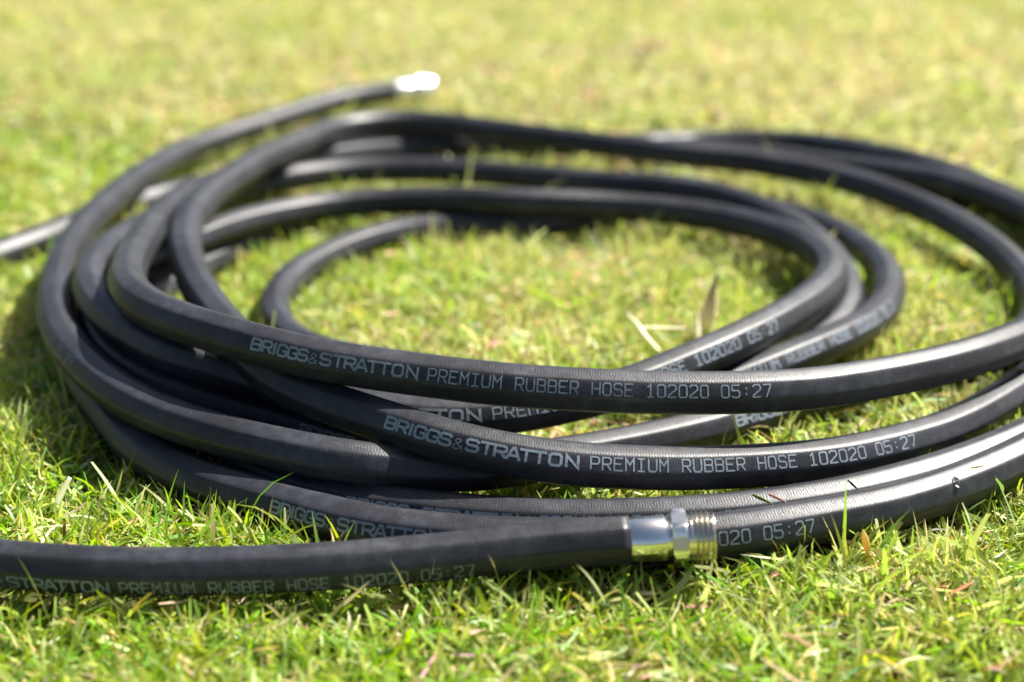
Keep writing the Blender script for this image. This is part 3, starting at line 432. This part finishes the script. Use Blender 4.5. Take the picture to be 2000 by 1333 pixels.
# layout in print units (1010 = whole line), measured off the clearest line
LAY = []
for ch, x in zip("BRIGGS", (0, 24, 47, 57, 79.5, 101)): LAY.append((ch, x, 18.5 if ch != 'I' else 5, 1, 0, 1))
LAY.append(('&', 124, 17, 0, .0, .78))
for ch, x in zip("STRATTON", (147, 171, 196, 218, 240, 263, 291, 320)): LAY.append((ch, x, 20 if ch not in 'TA' else 22, 1, 0, 1))
def line(s, x0, pitch):
    for k, ch in enumerate(s):
        if ch != ' ': LAY.append(('i' if ch == 'I' else ch, x0 + k * pitch, 14.6, 0, 0, 1))
line("PREMIUM RUBBER HOSE 102020 05:27", 362, 20.75)
PRINT_LEN = 1017.0
def lettering(k, u0, u1, cap=.0072, drop=0.0):
    V, F = [], []
    sc = (u1 - u0) / PRINT_LEN
    P = PATH[k]
    def put(xy):
        xy = np.array(xy); u = u0 + xy[:, 0] * sc; y = (xy[:, 1] - .5) * cap + drop
        c, t, sd, up = P.at(u); a = twist(k, u)[:, None]
        n = sd * np.cos(a) + up * np.sin(a); b = -sd * np.sin(a) + up * np.cos(a)
        q = np.stack([np.full(len(y), APO), y], 1); r = np.linalg.norm(q, axis=1)[:, None]
        q = q * (1 - CIRC) + q / r * (APO * 1.035) * CIRC
        return c + n * (q[:, :1] + .00018) + b * q[:, 1:]
    unit = cap / sc                                       # cap height in print units
    for ch, x, w, bold, yo, ys in LAY:
        if u0 + (x + w) * sc > P.len - .004 or u0 + x * sc < .004: continue
        th = 5.0 if bold else (3.0 if ch != '&' else 1.6)
        for st in GL[ch]:
            pts = np.array([(x + px * w, (yo + py * ys) * unit) for px, py in st], float)
            closed = np.allclose(pts[0], pts[-1])
            # trim the stroke inside the cap height
            pts[:, 1] = pts[:, 1] * (1 - th / unit) + th / 2
            d = np.diff(pts, axis=0); ln = np.linalg.norm(d, axis=1); d = d / np.maximum(ln, 1e-6)[:, None]
            nrm = np.stack([-d[:, 1], d[:, 0]], 1); Lf, Rt = [], []
            for i in range(len(pts)):
                a = nrm[i - 1] if i > 0 else (nrm[-1] if closed else nrm[0]); b = nrm[i] if i < len(nrm) else (nrm[0] if closed else nrm[-1])
                m = a + b; q = m.dot(m); m = m / max(q, .35) * 2 * .5 * 2 * .5 * 2
                ex = np.zeros(2)
                if not closed and i == 0: ex = -d[0] * th * .25
                if not closed and i == len(pts) - 1: ex = d[-1] * th * .25
                Lf.append(pts[i] + m * th * .5 + ex); Rt.append(pts[i] - m * th * .5 + ex)
            for i in range(len(pts) - 1):
                nsub = max(1, int(ln[i] / 9))
                for q in range(nsub):
                    f0, f1 = q / nsub, (q + 1) / nsub
                    quad = [Lf[i] * (1 - f0) + Lf[i + 1] * f0, Rt[i] * (1 - f0) + Rt[i + 1] * f0, Rt[i] * (1 - f1) + Rt[i + 1] * f1, Lf[i] * (1 - f1) + Lf[i + 1] * f1]
                    base = len(V); V += [(g[0], g[1] / unit) for g in quad]; F.append((base, base + 1, base + 2, base + 3))
    W3 = put(V)
    me = mesh_np("printed_lettering", W3, F, False)
    o = link_mesh("printed_lettering", me, M_INK); under(o, tube)
    return o
for k, a, b in (('main', 5.5560, 5.8309), ('main', 3.2571, 3.5495), ('ff', 0.4418, 0.7137), ('hh', 0.7495, 1.0281), ('inner', 2.8344, 3.1491), ('inner', 4.3672, 4.6572), ('main', 1.3638, 1.6538), ('inner', -0.1065, 0.1835), ('main', 0.6431, 0.9331), ('main', 8.1108, 8.3644)):
    lettering(k, a, b)

# ---------------------------------------------------------------- couplings
def lathe(profile, c, ax, seg_n=64, close=True, poly=None):
    """profile [(x along axis, radius)], poly: optional list of (sides, x0, x1) flats"""
    ax = np.array(ax) / np.linalg.norm(ax); s1 = np.cross(ax, [0, 0, 1.0]); s1 /= np.linalg.norm(s1); s2 = np.cross(s1, ax)
    ph = np.arange(seg_n) / seg_n * 2 * math.pi; V = []
    for x, r in profile:
        rr = np.full(seg_n, r)
        if poly and poly[1] - 1e-9 <= x <= poly[2] + 1e-9:
            sec = 2 * math.pi / poly[0]; q = (ph + .25) % sec - sec / 2
            rr = np.minimum(r, poly[3] / np.cos(q))
        V.append(np.array(c) + ax * x + s1 * (np.cos(ph) * rr)[:, None] + s2 * (np.sin(ph) * rr)[:, None])
    n = seg_n; m = len(profile); V = np.vstack(V); i = np.arange(m - 1)[:, None] * n; j = np.arange(n)[None]; j2 = (j + 1) % n
    F = np.stack([i + j, i + j2, i + n + j2, i + n + j], -1).reshape(-1, 4)
    return V, F
def lathe_obj(name, profile, c, ax, mat, parent, seg_n=64, poly=None, sharp=35):
    V, F = lathe(profile, c, ax, seg_n, True, poly)
    me = mesh_np(name, V, F, True)
    me.set_sharp_from_angle(angle=R(sharp))
    o = link_mesh(name, me, mat); under(o, parent); return o

def threads(c, ax, x0, x1, r_out, r_in, turns, parent):
    ax = np.array(ax) / np.linalg.norm(ax); s1 = np.cross(ax, [0, 0, 1.0]); s1 /= np.linalg.norm(s1); s2 = np.cross(s1, ax)
    n = 72; prof = [(0.0, 0.0), (.20, 0.0), (.40, .92), (.50, 1.0), (.60, .92), (.80, 0.0)]
    pitch = (x1 - x0) / turns; V = []; tot = int(n * (turns - .9))
    for i in range(tot + 1):
        a = 2 * math.pi * i / n; base = x0 + pitch * i / n
        fade = min(1, i / 14, (tot - i) / 14)
        for px, pr in prof:
            r = r_in + (r_out - r_in) * pr * fade
            V.append(np.array(c) + ax * (base + px * pitch) + (s1 * math.cos(a) + s2 * math.sin(a)) * r)
    k = len(prof); F = []
    for i in range(tot):
        for j in range(k - 1):
            a = i * k + j; F.append((a, a + k, a + k + 1, a + 1))
    me = mesh_np("thread_ridge", V, F, True); me.set_sharp_from_angle(angle=R(40))
    o = link_mesh("thread_ridge", me, M_THREAD); under(o, parent); return o

# male end, in front
c, t, sd, up = PATH['main'].at([MAIN_END - .001]); cA = c[0]; aA = t[0] + np.array([0.0, -.05, 0.015]); aA /= np.linalg.norm(aA)
male = lathe_obj("crimped_ferrule", [(-.0008, .0088), (-.0008, .0104), (.0004, .0109), (.0180, .0109), (.0188, .0104), (.0190, .0090), (.0208, .0088), (.0212, .0094), (.0222, .0094)], cA, aA, M_CHROME, hose)
male["label"] = "shiny smooth nickel ferrule crimped on the front hose end"
nut = lathe_obj("hexagon_collar", [(.0212, .0088), (.0212, .0132), (.0220, .0143), (.0272, .0143), (.0282, .0133), (.0284, .0108)], cA, aA, M_CHROME, hose, 72, (6, .0211, .0285, .0127), 25)
thr = lathe_obj("threaded_end", [(.0282, .0108), (.0292, .0112), (.0405, .0112), (.0411, .0116), (.0416, .0114), (.0416, .0098), (.0406, .0094), (.0300, .0094), (.0300, .0005)], cA, aA, M_THREAD, hose, 64)
threads(cA, aA, .0292, .0418, .0134, .0108, 5.2, thr)
# female end, at the back
c, t, sd, up = PATH['main'].at([.001]); cB = c[0]; aB = -t[0]
vw = np.array(cam.location) - cB; vw /= np.linalg.norm(vw); hv = np.array(SUN) + vw; hv /= np.linalg.norm(hv)
aB = aB - hv * float(aB.dot(hv)) * .8; aB /= np.linalg.norm(aB)
fer = lathe_obj("crimped_ferrule", [(-.0008, .0088), (-.0008, .0122), (.0006, .0128), (.0205, .0128), (.0214, .0118), (.0220, .0094), (.0290, .0094)], cB, aB, M_CHROME2, hose)
fer["label"] = "bright nickel ferrule on the far hose end"
swl = lathe_obj("swivel_nut", [(.0272, .0102), (.0272, .0164), (.0282, .0174), (.0330, .0174), (.0340, .0166), (.0460, .0166), (.0470, .0160), (.0470, .0130), (.0360, .0128), (.0360, .0005)], cB, aB, M_CHROME2, hose, 72, (8, .0271, .0341, .0167), 25)

# ---------------------------------------------------------------- grass
rng = np.random.default_rng(11)
hp = []
for k, p in PATH.items():
    u = np.arange(0, (MAIN_END if k == 'main' else p.len), .004); c = p.at(u)[0]; hp.append(c)
hp.append(cA + aA * np.arange(0, .043, .004)[:, None]); hp.append(cB + aB * np.arange(0, .048, .004)[:, None])
hp = np.vstack(hp)
kd = kdtree.KDTree(len(hp))
for i, q in enumerate(hp): kd.insert(q, i)
kd.balance()
CELL = .02
cells = {}
for i, q in enumerate(hp): cells.setdefault((int(math.floor(q[0] / CELL)), int(math.floor(q[1] / CELL))), []).append(i)
near_cells = set((a + i, b + j) for (a, b) in cells for i in (-2, -1, 0, 1, 2) for j in (-2, -1, 0, 1, 2))

def vnoise(x, y, s, seed):
    g = np.random.default_rng(seed).random((64, 64)); X = x * s + 200; Y = y * s + 200
    i = np.floor(X).astype(int); j = np.floor(Y).astype(int); fx = X - i; fy = Y - j; fx = fx * fx * (3 - 2 * fx); fy = fy * fy * (3 - 2 * fy)
    G = lambda a, b: g[a % 64, b % 64]
    return (G(i, j) * (1 - fx) + G(i + 1, j) * fx) * (1 - fy) + (G(i, j + 1) * (1 - fx) + G(i + 1, j + 1) * fx) * fy

def dryness(x, y):
    d = .30 + .46 * (vnoise(x, y, 5.0, 1) - .5) + .50 * (vnoise(x, y, 14, 2) - .5) + .3 * (vnoise(x, y, 40, 3) - .5)
    d += .30 * np.clip((y - 1.0) / .7, 0, 1) + .28 * np.exp(-((x - .30) ** 2 / .12 + (y - 1.85) ** 2 / .10)) + .30 * np.exp(-((x - .09) ** 2 + (y - 1.02) ** 2) / .028)
    d -= .30 * np.exp(-((x + .50) ** 2 / .03 + (y - 1.45) ** 2 / .10))
    d -= .16 * np.exp(-((x + .28) ** 2 + (y - .70) ** 2) / .012)
    d -= .20 * np.clip((.76 - y) / .2, 0, 1)
    return np.clip(d, .02, .95)

def scatter(n_try, y0, y1, dens_fn):
    y = np.sqrt(rng.random(n_try) * (y1 ** 2 - y0 ** 2) + y0 ** 2)       # wedge-shaped field
    x = (rng.random(n_try) * 2 - 1) * (.12 + .44 * y)
    cl = .45 + .55 * np.clip(vnoise(x, y, 34, 8) * 1.3 + .5 * vnoise(x, y, 90, 9) - .25, 0, 1)
    k = rng.random(n_try) < dens_fn(x, y) * cl; return x[k], y[k]

GREEN = np.array([(.225, .365, .020), (.300, .425, .028), (.140, .270, .026), (.370, .455, .050), (.460, .520, .160), (.260, .375, .065)])
STRAW = np.array([(.68, .59, .32), (.80, .70, .44), (.58, .48, .22), (.74, .69, .44), (.50, .42, .22), (.62, .53, .30)])

def blades(x, y, length, width, lean, bend, az, tint_a, tint_b, K=5, z0=None, cut=.0, roll=None):
    n = len(x); t = np.linspace(0, 1, K)
    z0 = lump(x, y) if z0 is None else z0
    th = lean[:, None] + bend[:, None] * t[None] ** 1.3                    # angle from the vertical along the blade
    dr = np.sin(th); dz = np.cos(th); step = length[:, None] / (K - 1)
    r = np.concatenate([np.zeros((n, 1)), np.cumsum((dr[:, 1:] + dr[:, :-1]) / 2 * step, 1)], 1)
    h = np.concatenate([np.zeros((n, 1)), np.cumsum((dz[:, 1:] + dz[:, :-1]) / 2 * step, 1)], 1)
    wob = rng.normal(0, .06, (n, 1)) * t[None] ** 2 * length[:, None] * 4
    cx = x[:, None] + np.cos(az)[:, None] * r - np.sin(az)[:, None] * wob; cy = y[:, None] + np.sin(az)[:, None] * r + np.cos(az)[:, None] * wob
    cz = np.maximum(z0[:, None] + h, lump(cx, cy) + .0008)
    C = np.stack([cx, cy, cz], -1)
    roll = rng.normal(0, .5, n) if roll is None else roll
    tw = roll[:, None] + rng.normal(0, .5, (n, 1)) * t[None]
    px = -np.sin(az)[:, None] * np.cos(tw); py = np.cos(az)[:, None] * np.cos(tw)
    nx = np.cos(az)[:, None] * dz; ny = np.sin(az)[:, None] * dz; nz = -dr
    S = np.stack([px + nx * np.sin(tw), py + ny * np.sin(tw), nz * np.sin(tw)], -1)
    tip = np.where(rng.random(n) < cut, .55, .04)
    prof = (.72 + .28 * np.sin(np.clip(t * 2.4, 0, math.pi / 2)))[None] * (1 - (1 - tip[:, None]) * t[None] ** 2.6)
    Wd = width[:, None] * prof * .5
    V = np.stack([C - S * Wd[..., None], C + S * Wd[..., None]], 2)        # n,K,2,3
    col = tint_a[:, None] * (1 - t[None, :, None]) + tint_b[:, None] * t[None, :, None]
    col = np.repeat(col[:, :, None], 2, 2)
    return V, col

def push_out(V, C):
    """bend blades round the hose instead of letting them cut through it"""
    n = len(V); keep = np.ones(n, bool)
    bx = np.floor(C[:, 0] / CELL).astype(int); by = np.floor(C[:, 1] / CELL).astype(int)
    idx = [i for i in range(n) if (bx[i], by[i]) in near_cells]
    RR = APO + .0006
    for i in idx:
        hit = 0
        for k in range(V.shape[1]):
            m = (V[i, k, 0] + V[i, k, 1]) / 2
            q, j, d = kd.find(m)
            lim = RR + .0011
            if d < lim:
                if k == 0:
                    # rooted right under the hose: pressed flat, never seen
                    keep[i] = False; break
                v = m - np.array(q); v[2] = v[2] if v[2] > -.004 or k > 1 else v[2]
                dn = v / max(np.linalg.norm(v), 1e-6) * (lim - d + .0002)
                V[i, k] += dn; hit += 1
            elif k == 0 and d < .024 and q[2] < .03 and math.hypot(m[0] - q[0], m[1] - q[1]) < .0095:
                keep[i] = False; break
        if hit:
            if V[i, :, :, 2].min() < -.004 or rng.random() < .12: keep[i] = False; continue
            m = V[i].mean(1)
            for f in (.25, .5, .75):
                for k in range(len(m) - 1):
                    pt = m[k] * (1 - f) + m[k + 1] * f
                    q, j, d = kd.find(pt)
                    if d < RR + .0002: keep[i] = False
                    elif k > 0 and d < RR + .004 and pt[2] > q[2] + .006: keep[i] = False
    return keep

allV, allC, allK = [], [], []
def add(V, col):
    keep = push_out(V, V[:, 0].mean(1))
    allV.append(V[keep]); allC.append(col[keep])
def jit(c, s): return np.clip(c * (1 + rng.normal(0, s, c.shape)), .01, .9)

def turf(n_tiller, y0, y1, dens, per, Lm, Wm, K):
    x, y = scatter(n_tiller, y0, y1, dens)
    k = rng.poisson(per, len(x)) + 1; X = np.repeat(x, k); Y = np.repeat(y, k); n = len(X)
    tz = np.repeat(rng.random(len(x)) * 2 * math.pi, k)
    az = tz + rng.normal(0, 1.3, n); X = X + rng.normal(0, .0022, n); Y = Y + rng.normal(0, .0022, n)
    d = dryness(X, Y); dead = rng.random(n) < d * (.58 - .22 * np.clip((Y - 1.0) / .4, 0, 1))
    Ls = Lm * np.exp(rng.normal(0, .30, n)) * (.62 + .76 * vnoise(X, Y, 26, 5)); Ws = Wm * np.exp(rng.normal(0, .26, n))
    lean = np.abs(rng.normal(.42, .36, n)); bend = np.abs(rng.normal(.55, .5, n))
    g = jit(GREEN[rng.choice(len(GREEN), n, p=[.26, .24, .14, .18, .10, .08])], .13); s = jit(STRAW[rng.integers(0, len(STRAW), n)], .14)
    w = (np.clip(.85 * d, 0, .7) * (.55 + .45 * np.clip((Y - .72) / .35, 0, 1)))[:, None]; g = g * (1 - w) + np.array([.53, .47, .235]) * w
    tip = np.where((rng.random(n) < .35)[:, None], g * .5 + s * .5, g * 1.08)
    a = np.where(dead[:, None], s, g * .7 + np.array([.30, .33, .12]) * .3); b = np.where(dead[:, None], s * .95, tip)
    lean = np.where(dead, lean + .55, lean); Ls = np.where(dead, Ls * .8, Ls); Ws = np.where(dead, Ws * .7, Ws)
    V, col = blades(X, Y, Ls, Ws, lean, bend, az, a, b, K, cut=.22); add(V, col)

def thatch(n_try, y0, y1, dens, Lm, Wm, K=4):
    x, y = scatter(n_try, y0, y1, dens); n = len(x)
    d = dryness(x, y); s = jit(STRAW[rng.integers(0, len(STRAW), n)], .18); g = jit(GREEN[rng.integers(0, len(GREEN), n)], .15)
    c = np.where((rng.random(n) < .30 + .6 * d)[:, None], s, g)
    z0 = lump(x, y) + rng.random(n) ** 1.5 * .013
    V, col = blades(x, y, Lm * np.exp(rng.normal(0, .4, n)), Wm * np.exp(rng.normal(0, .35, n)), rng.normal(1.35, .22, n), rng.normal(.2, .35, n), rng.random(n) * 2 * math.pi, c, c, K, z0=z0, roll=rng.normal(0, .8, n), cut=.5); add(V, col)

def part_near(x, y): return np.where(y < 1.12, 1.0, np.clip(1 - (y - 1.12) / .25, 0, 1))
def part_far(x, y): return np.clip((y - 1.05) / .25, 0, 1)
turf(46000, .30, 1.38, part_near, 3.2, .0172, .0020, 6)
turf(28000, 1.05, 3.1, part_far, 3.0, .0210, .0027, 5)
thatch(80000, .30, 1.38, part_near, .015, .0017)
thatch(52000, 1.05, 3.1, part_far, .020, .0024)

def build_grass():
    VV, CC, FF, off = [], [], [], 0
    for V, C in zip(allV, allC):
        n, K = V.shape[:2]
        v = V.reshape(-1, 3); i = (np.arange(n) * K * 2)[:, None] + (np.arange(K - 1) * 2)[None]
        F = np.stack([i, i + 1, i + 3, i + 2], -1).reshape(-1, 4) + off
        VV.append(v); CC.append(C.reshape(-1, 3)); FF.append(F); off += len(v)
    me = mesh_np("grass", np.vstack(VV), np.vstack(FF), True); color_attr(me, np.vstack(CC))
    o = link_mesh("grass", me, M_LEAF); o["kind"] = "stuff"; o["label"] = "short mown lawn grass, green with dry straw between"
    print("grass quads", sum(len(f) for f in FF))
    return o
grass = build_grass()

# ---------------------------------------------------------------- single things in the grass and on the hose
def stem(name, pts, radii, cols, flat=1.0, seg_n=8, mat=None, ref=(.05, 1, .1)):
    """a small tapered stalk through points; flat < 1 squashes it into a blade"""
    P = np.array(pts, float); Q = np.vstack([2 * P[0] - P[1], P, 2 * P[-1] - P[-2]]); out, rr, cc = [], [], []
    cols = np.array(cols, float); radii = np.array(radii, float)
    for i in range(1, len(Q) - 2):
        for t in np.linspace(0, 1, 6, endpoint=(i == len(Q) - 3)):
            a, b, c, d = Q[i - 1:i + 3]
            out.append(.5 * (2 * b + (c - a) * t + (2 * a - 5 * b + 4 * c - d) * t ** 2 + (3 * b - a - 3 * c + d) * t ** 3))
            rr.append(radii[i - 1] * (1 - t) + radii[i] * t); cc.append(cols[i - 1] * (1 - t) + cols[i] * t)
    out = np.array(out); T = np.gradient(out, axis=0); T /= np.linalg.norm(T, axis=1)[:, None]
    ref = np.array(ref, float); s1 = np.cross(T, ref); s1 /= np.linalg.norm(s1, axis=1)[:, None]; s2 = np.cross(T, s1)
    ph = np.arange(seg_n) / seg_n * 2 * math.pi
    V = out[:, None] + (s1[:, None] * np.cos(ph)[None, :, None] + s2[:, None] * np.sin(ph)[None, :, None] * flat) * np.array(rr)[:, None, None]
    m = len(out); n = seg_n; i = np.arange(m - 1)[:, None] * n; j = np.arange(n)[None]; j2 = (j + 1) % n
    F = np.stack([i + j, i + j2, i + n + j2, i + n + j], -1).reshape(-1, 4)
    org = P[0].copy(); V = V.reshape(-1, 3) - org
    me = mesh_np(name, V, F, True); color_attr(me, np.repeat(np.array(cc), n, 0))
    o = link_mesh(name, me, mat or M_LEAF); o.location = org
    return o
def gz(x, y): return float(lump(np.array([x]), np.array([y]))[0])
WHITE = (.78, .78, .66)
tag(stem("straw", [(-.2445, .672, .004), (-.240, .670, .014), (-.2325, .668, .027)], [.0012, .0016, .0012], [WHITE] * 3, .25),
    "bleached white dead straw standing in the lawn left of the coil", "straw")
tag(stem("pale_stalk", [(-.1150, .634, .002), (-.1148, .633, .014), (-.1142, .632, .0285)], [.0011, .0011, .0003], [(.55, .55, .28), (.62, .62, .36), (.7, .7, .5)], .4),
    "tall pale upright grass stalk just behind the front hose end's tube", "stalk")
tag(stem("twig", [(-.2287, .637, .001), (-.228, .636, .010), (-.2270, .6355, .0185)], [.0010, .0010, .0008], [(.28, .15, .07)] * 3, 1.0),
    "short brown twig sticking up behind the front tube at far left", "twig")
# seed head beside the front of the coil
sh = stem("seed_head", [(.1757, .610, .002), (.1748, .609, .013), (.1732, .608, .0205), (.1715, .607, .026), (.1705, .607, .030)], [.0005, .0006, .0018, .0016, .0002], [(.36, .34, .1), (.5, .36, .12), (.62, .42, .16), (.66, .5, .2), (.7, .56, .26)], .8)
tag(sh, "golden brown seed head leaning in the grass right of the threaded end", "seed head")
# dry upright leaf inside the coil
M_HUSK = leaf_mat("dry_husk", .18)
dl = stem("dry_leaf", [(.1335, .916, .003), (.1350, .915, .022), (.1362, .915, .034), (.1372, .914, .044), (.1395, .913, .055)], [.0052, .0064, .0052, .0026, .0010], [(.80, .72, .52), (.84, .76, .56), (.74, .64, .44), (.52, .40, .26), (.38, .28, .18)], .22, mat=M_HUSK, ref=(.38, -.88, .25))
tag(dl, "dry cream and brown leaf blade standing inside the coil", "dry leaf")
dl2 = stem("dry_leaf", [(.1290, .905, .003), (.1262, .902, .018), (.1250, .900, .034)], [.0034, .0052, .0016], [(.88, .82, .62), (.92, .88, .72), (.74, .64, .44)], .25, mat=M_HUSK, ref=(.8, -.5, .3))
tag(dl2, "small curled cream leaf at the foot of the upright dry leaf", "dry leaf")
st = stem("straw", [(.098, .868, .016), (.089, .876, .024), (.0835, .884, .030), (.077, .888, .036)], [.0013, .0016, .0013, .0006], [(.88, .84, .60)] * 4, .5, mat=M_HUSK, ref=(.2, -.5, .8))
tag(st, "pale bent straw lying on the grass at the coil's middle", "straw")
st2 = stem("straw", [(.0835, .884, .027), (.097, .886, .0265), (.116, .889, .025)], [.0011, .0013, .0008], [(.86, .78, .56)] * 3, .5, mat=M_HUSK, ref=(.2, -.5, .8))
tag(st2, "straight pale straw lying crosswise beside the bent straw", "straw")
# brown tipped shoots behind the printed top loop
for i, (x, y, h, dx, lab) in enumerate(((.2205, .872, .016, -.002, "short red-tipped shoot nearest the inner loop's crossing"), (.2275, .871, .019, .000, "tallest of three red-tipped shoots above the printed loop"), (.2330, .873, .018, .001, "rightmost of three red-tipped shoots above the printed loop"))):
    o = stem("grass_shoot", [(x, y, .004), (x + dx * .5, y - .001, .004 + h * .5 + .004), (x + dx, y - .002, .012 + h)], [.0012, .0013, .0007], [(.32, .36, .08), (.5, .42, .14), (.62, .25, .12)], .6)
    tag(o, lab, "grass shoot", "red-tipped shoots beside the printed loop")
# small yellow flower in the grass between the loops at right
fl = empty("yellow_flower", (.3500, 1.045, .004)); tag(fl, "tiny yellow flower in the grass between the right-hand loops", "flower")
o = stem("stalk", [(.3500, 1.045, .004), (.3495, 1.044, .014), (.3490, 1.043, .020)], [.0006, .0006, .0006], [(.2, .3, .06)] * 3); o.parent = fl; o.location = (0, 0, 0)
M_YEL = simple_mat("yellow_petal", (.72, .52, .03), .5)
pet_me = None
for k in range(5):
    a = k * 2 * math.pi / 5
    v = [(0, 0, 0), (.0022, -.0016, .0006), (.0046, -.0012, .0012), (.0046, .0012, .0012), (.0022, .0016, .0006), (.0022, 0, -.0002)]
    f = [(0, 1, 5), (1, 2, 5), (2, 3, 5), (3, 4, 5), (4, 0, 5)]
    if pet_me is None: pet_me = mesh_np("petal", v, f, True); pet_me.materials.append(M_YEL)
    p = bpy.data.objects.new("petal", pet_me); COL.objects.link(p); p.parent = fl; p.location = (-.0010, -.0020, .0162); p.rotation_euler = (R(35), 0, a)
# things lying on the hose
def on_hose(k, u, alpha, off=0.0):
    c, t, sd, up = PATH[k].at([u]); a = alpha + 0.0
    n = sd[0] * math.cos(a) + up[0] * math.sin(a)
    tw = float(twist(k, [u])[0]); q = ((a - tw + math.pi / 8) % (math.pi / 4)) - math.pi / 8
    r = min(APO / math.cos(q), APO / math.cos(math.pi / 8) * .988)
    return c[0] + n * (r + off), n, t[0]
def droplet(k, u, al, rx, ry, rh, label):
    p, n, t = on_hose(k, u, al, -.0002); b = np.cross(n, t); V = []; F = []
    rings, segs = 9, 24
    for i in range(rings + 1):
        ph = math.pi * i / rings
        for j in range(segs):
            a = 2 * math.pi * j / segs
            h = math.cos(ph) * rh if ph < math.pi / 2 else math.cos(ph) * rh * .12
            V.append(t * rx * max(math.sin(ph), .01) * math.cos(a) + b * ry * max(math.sin(ph), .01) * math.sin(a) + n * h)
    for i in range(rings):
        for j in range(segs):
            F.append((i * segs + j, (i + 1) * segs + j, (i + 1) * segs + (j + 1) % segs, i * segs + (j + 1) % segs))
    me = mesh_np("water_drop", V, F, True); o = link_mesh("water_drop", me, M_WATER); o.location = p
    tag(o, label, "water drop"); return o
droplet('ff', 0.8005, R(47), .0021, .0034, .0017, "clear water drop clinging to the nearest tube at right")
droplet('main', 3.6168, R(47), .0009, .0010, .0006, "tiny water drop on the printed tube under the bent stalk at right edge")
# bent dry stalk draped over the tube at the right edge
pts = []
for al, du, off in ((120, .0155, .0008), (95, .0165, .0010), (70, .020, .0010), (45, .0255, .0010), (22, .031, .0010), (0, .036, .0012), (-30, .041, .0015)):
    pts.append(on_hose('main', 3.6566 + du, R(al), off)[0])
pts.insert(0, on_hose('main', 3.6566 - .002, R(118), .0006)[0])
tag(stem("dry_stalk", pts, [.0007] * len(pts), [(.62, .52, .36)] * len(pts), .7), "dry tan stalk bent over the hose tube at the right edge", "stalk")
def scrap(name, k, u, al0, al1, du, rad, col, label, lift=.0003):
    a = on_hose(k, u, R(al0), lift)[0]; b = on_hose(k, u + du * .5, R((al0 + al1) / 2), lift)[0]; c2 = on_hose(k, u + du, R(al1), lift)[0]
    return tag(stem(name, [a, b, c2], [rad, rad * 1.2, rad * .5], [col] * 3, .35), label, "grass scrap")
scrap("grass_scrap", 'hh', 0.9569, 80, 35, .010, .0006, (.20, .28, .05), "green grass scrap lying across the second tube from the front")
scrap("grass_scrap", 'hh', 0.9657, 75, 42, .007, .0006, (.62, .42, .36), "pinkish dry grass scrap lying on the second tube from the front")
scrap("grass_scrap", 'ff', 0.8152, 70, 62, .008, .0006, (.66, .56, .30), "straw-coloured scrap stuck beside the water drop")
scrap("grass_scrap", 'hh', 1.0113, 80, 30, .003, .0004, (.06, .10, .03), "dark curled scrap on the second tube before its last printed digits")
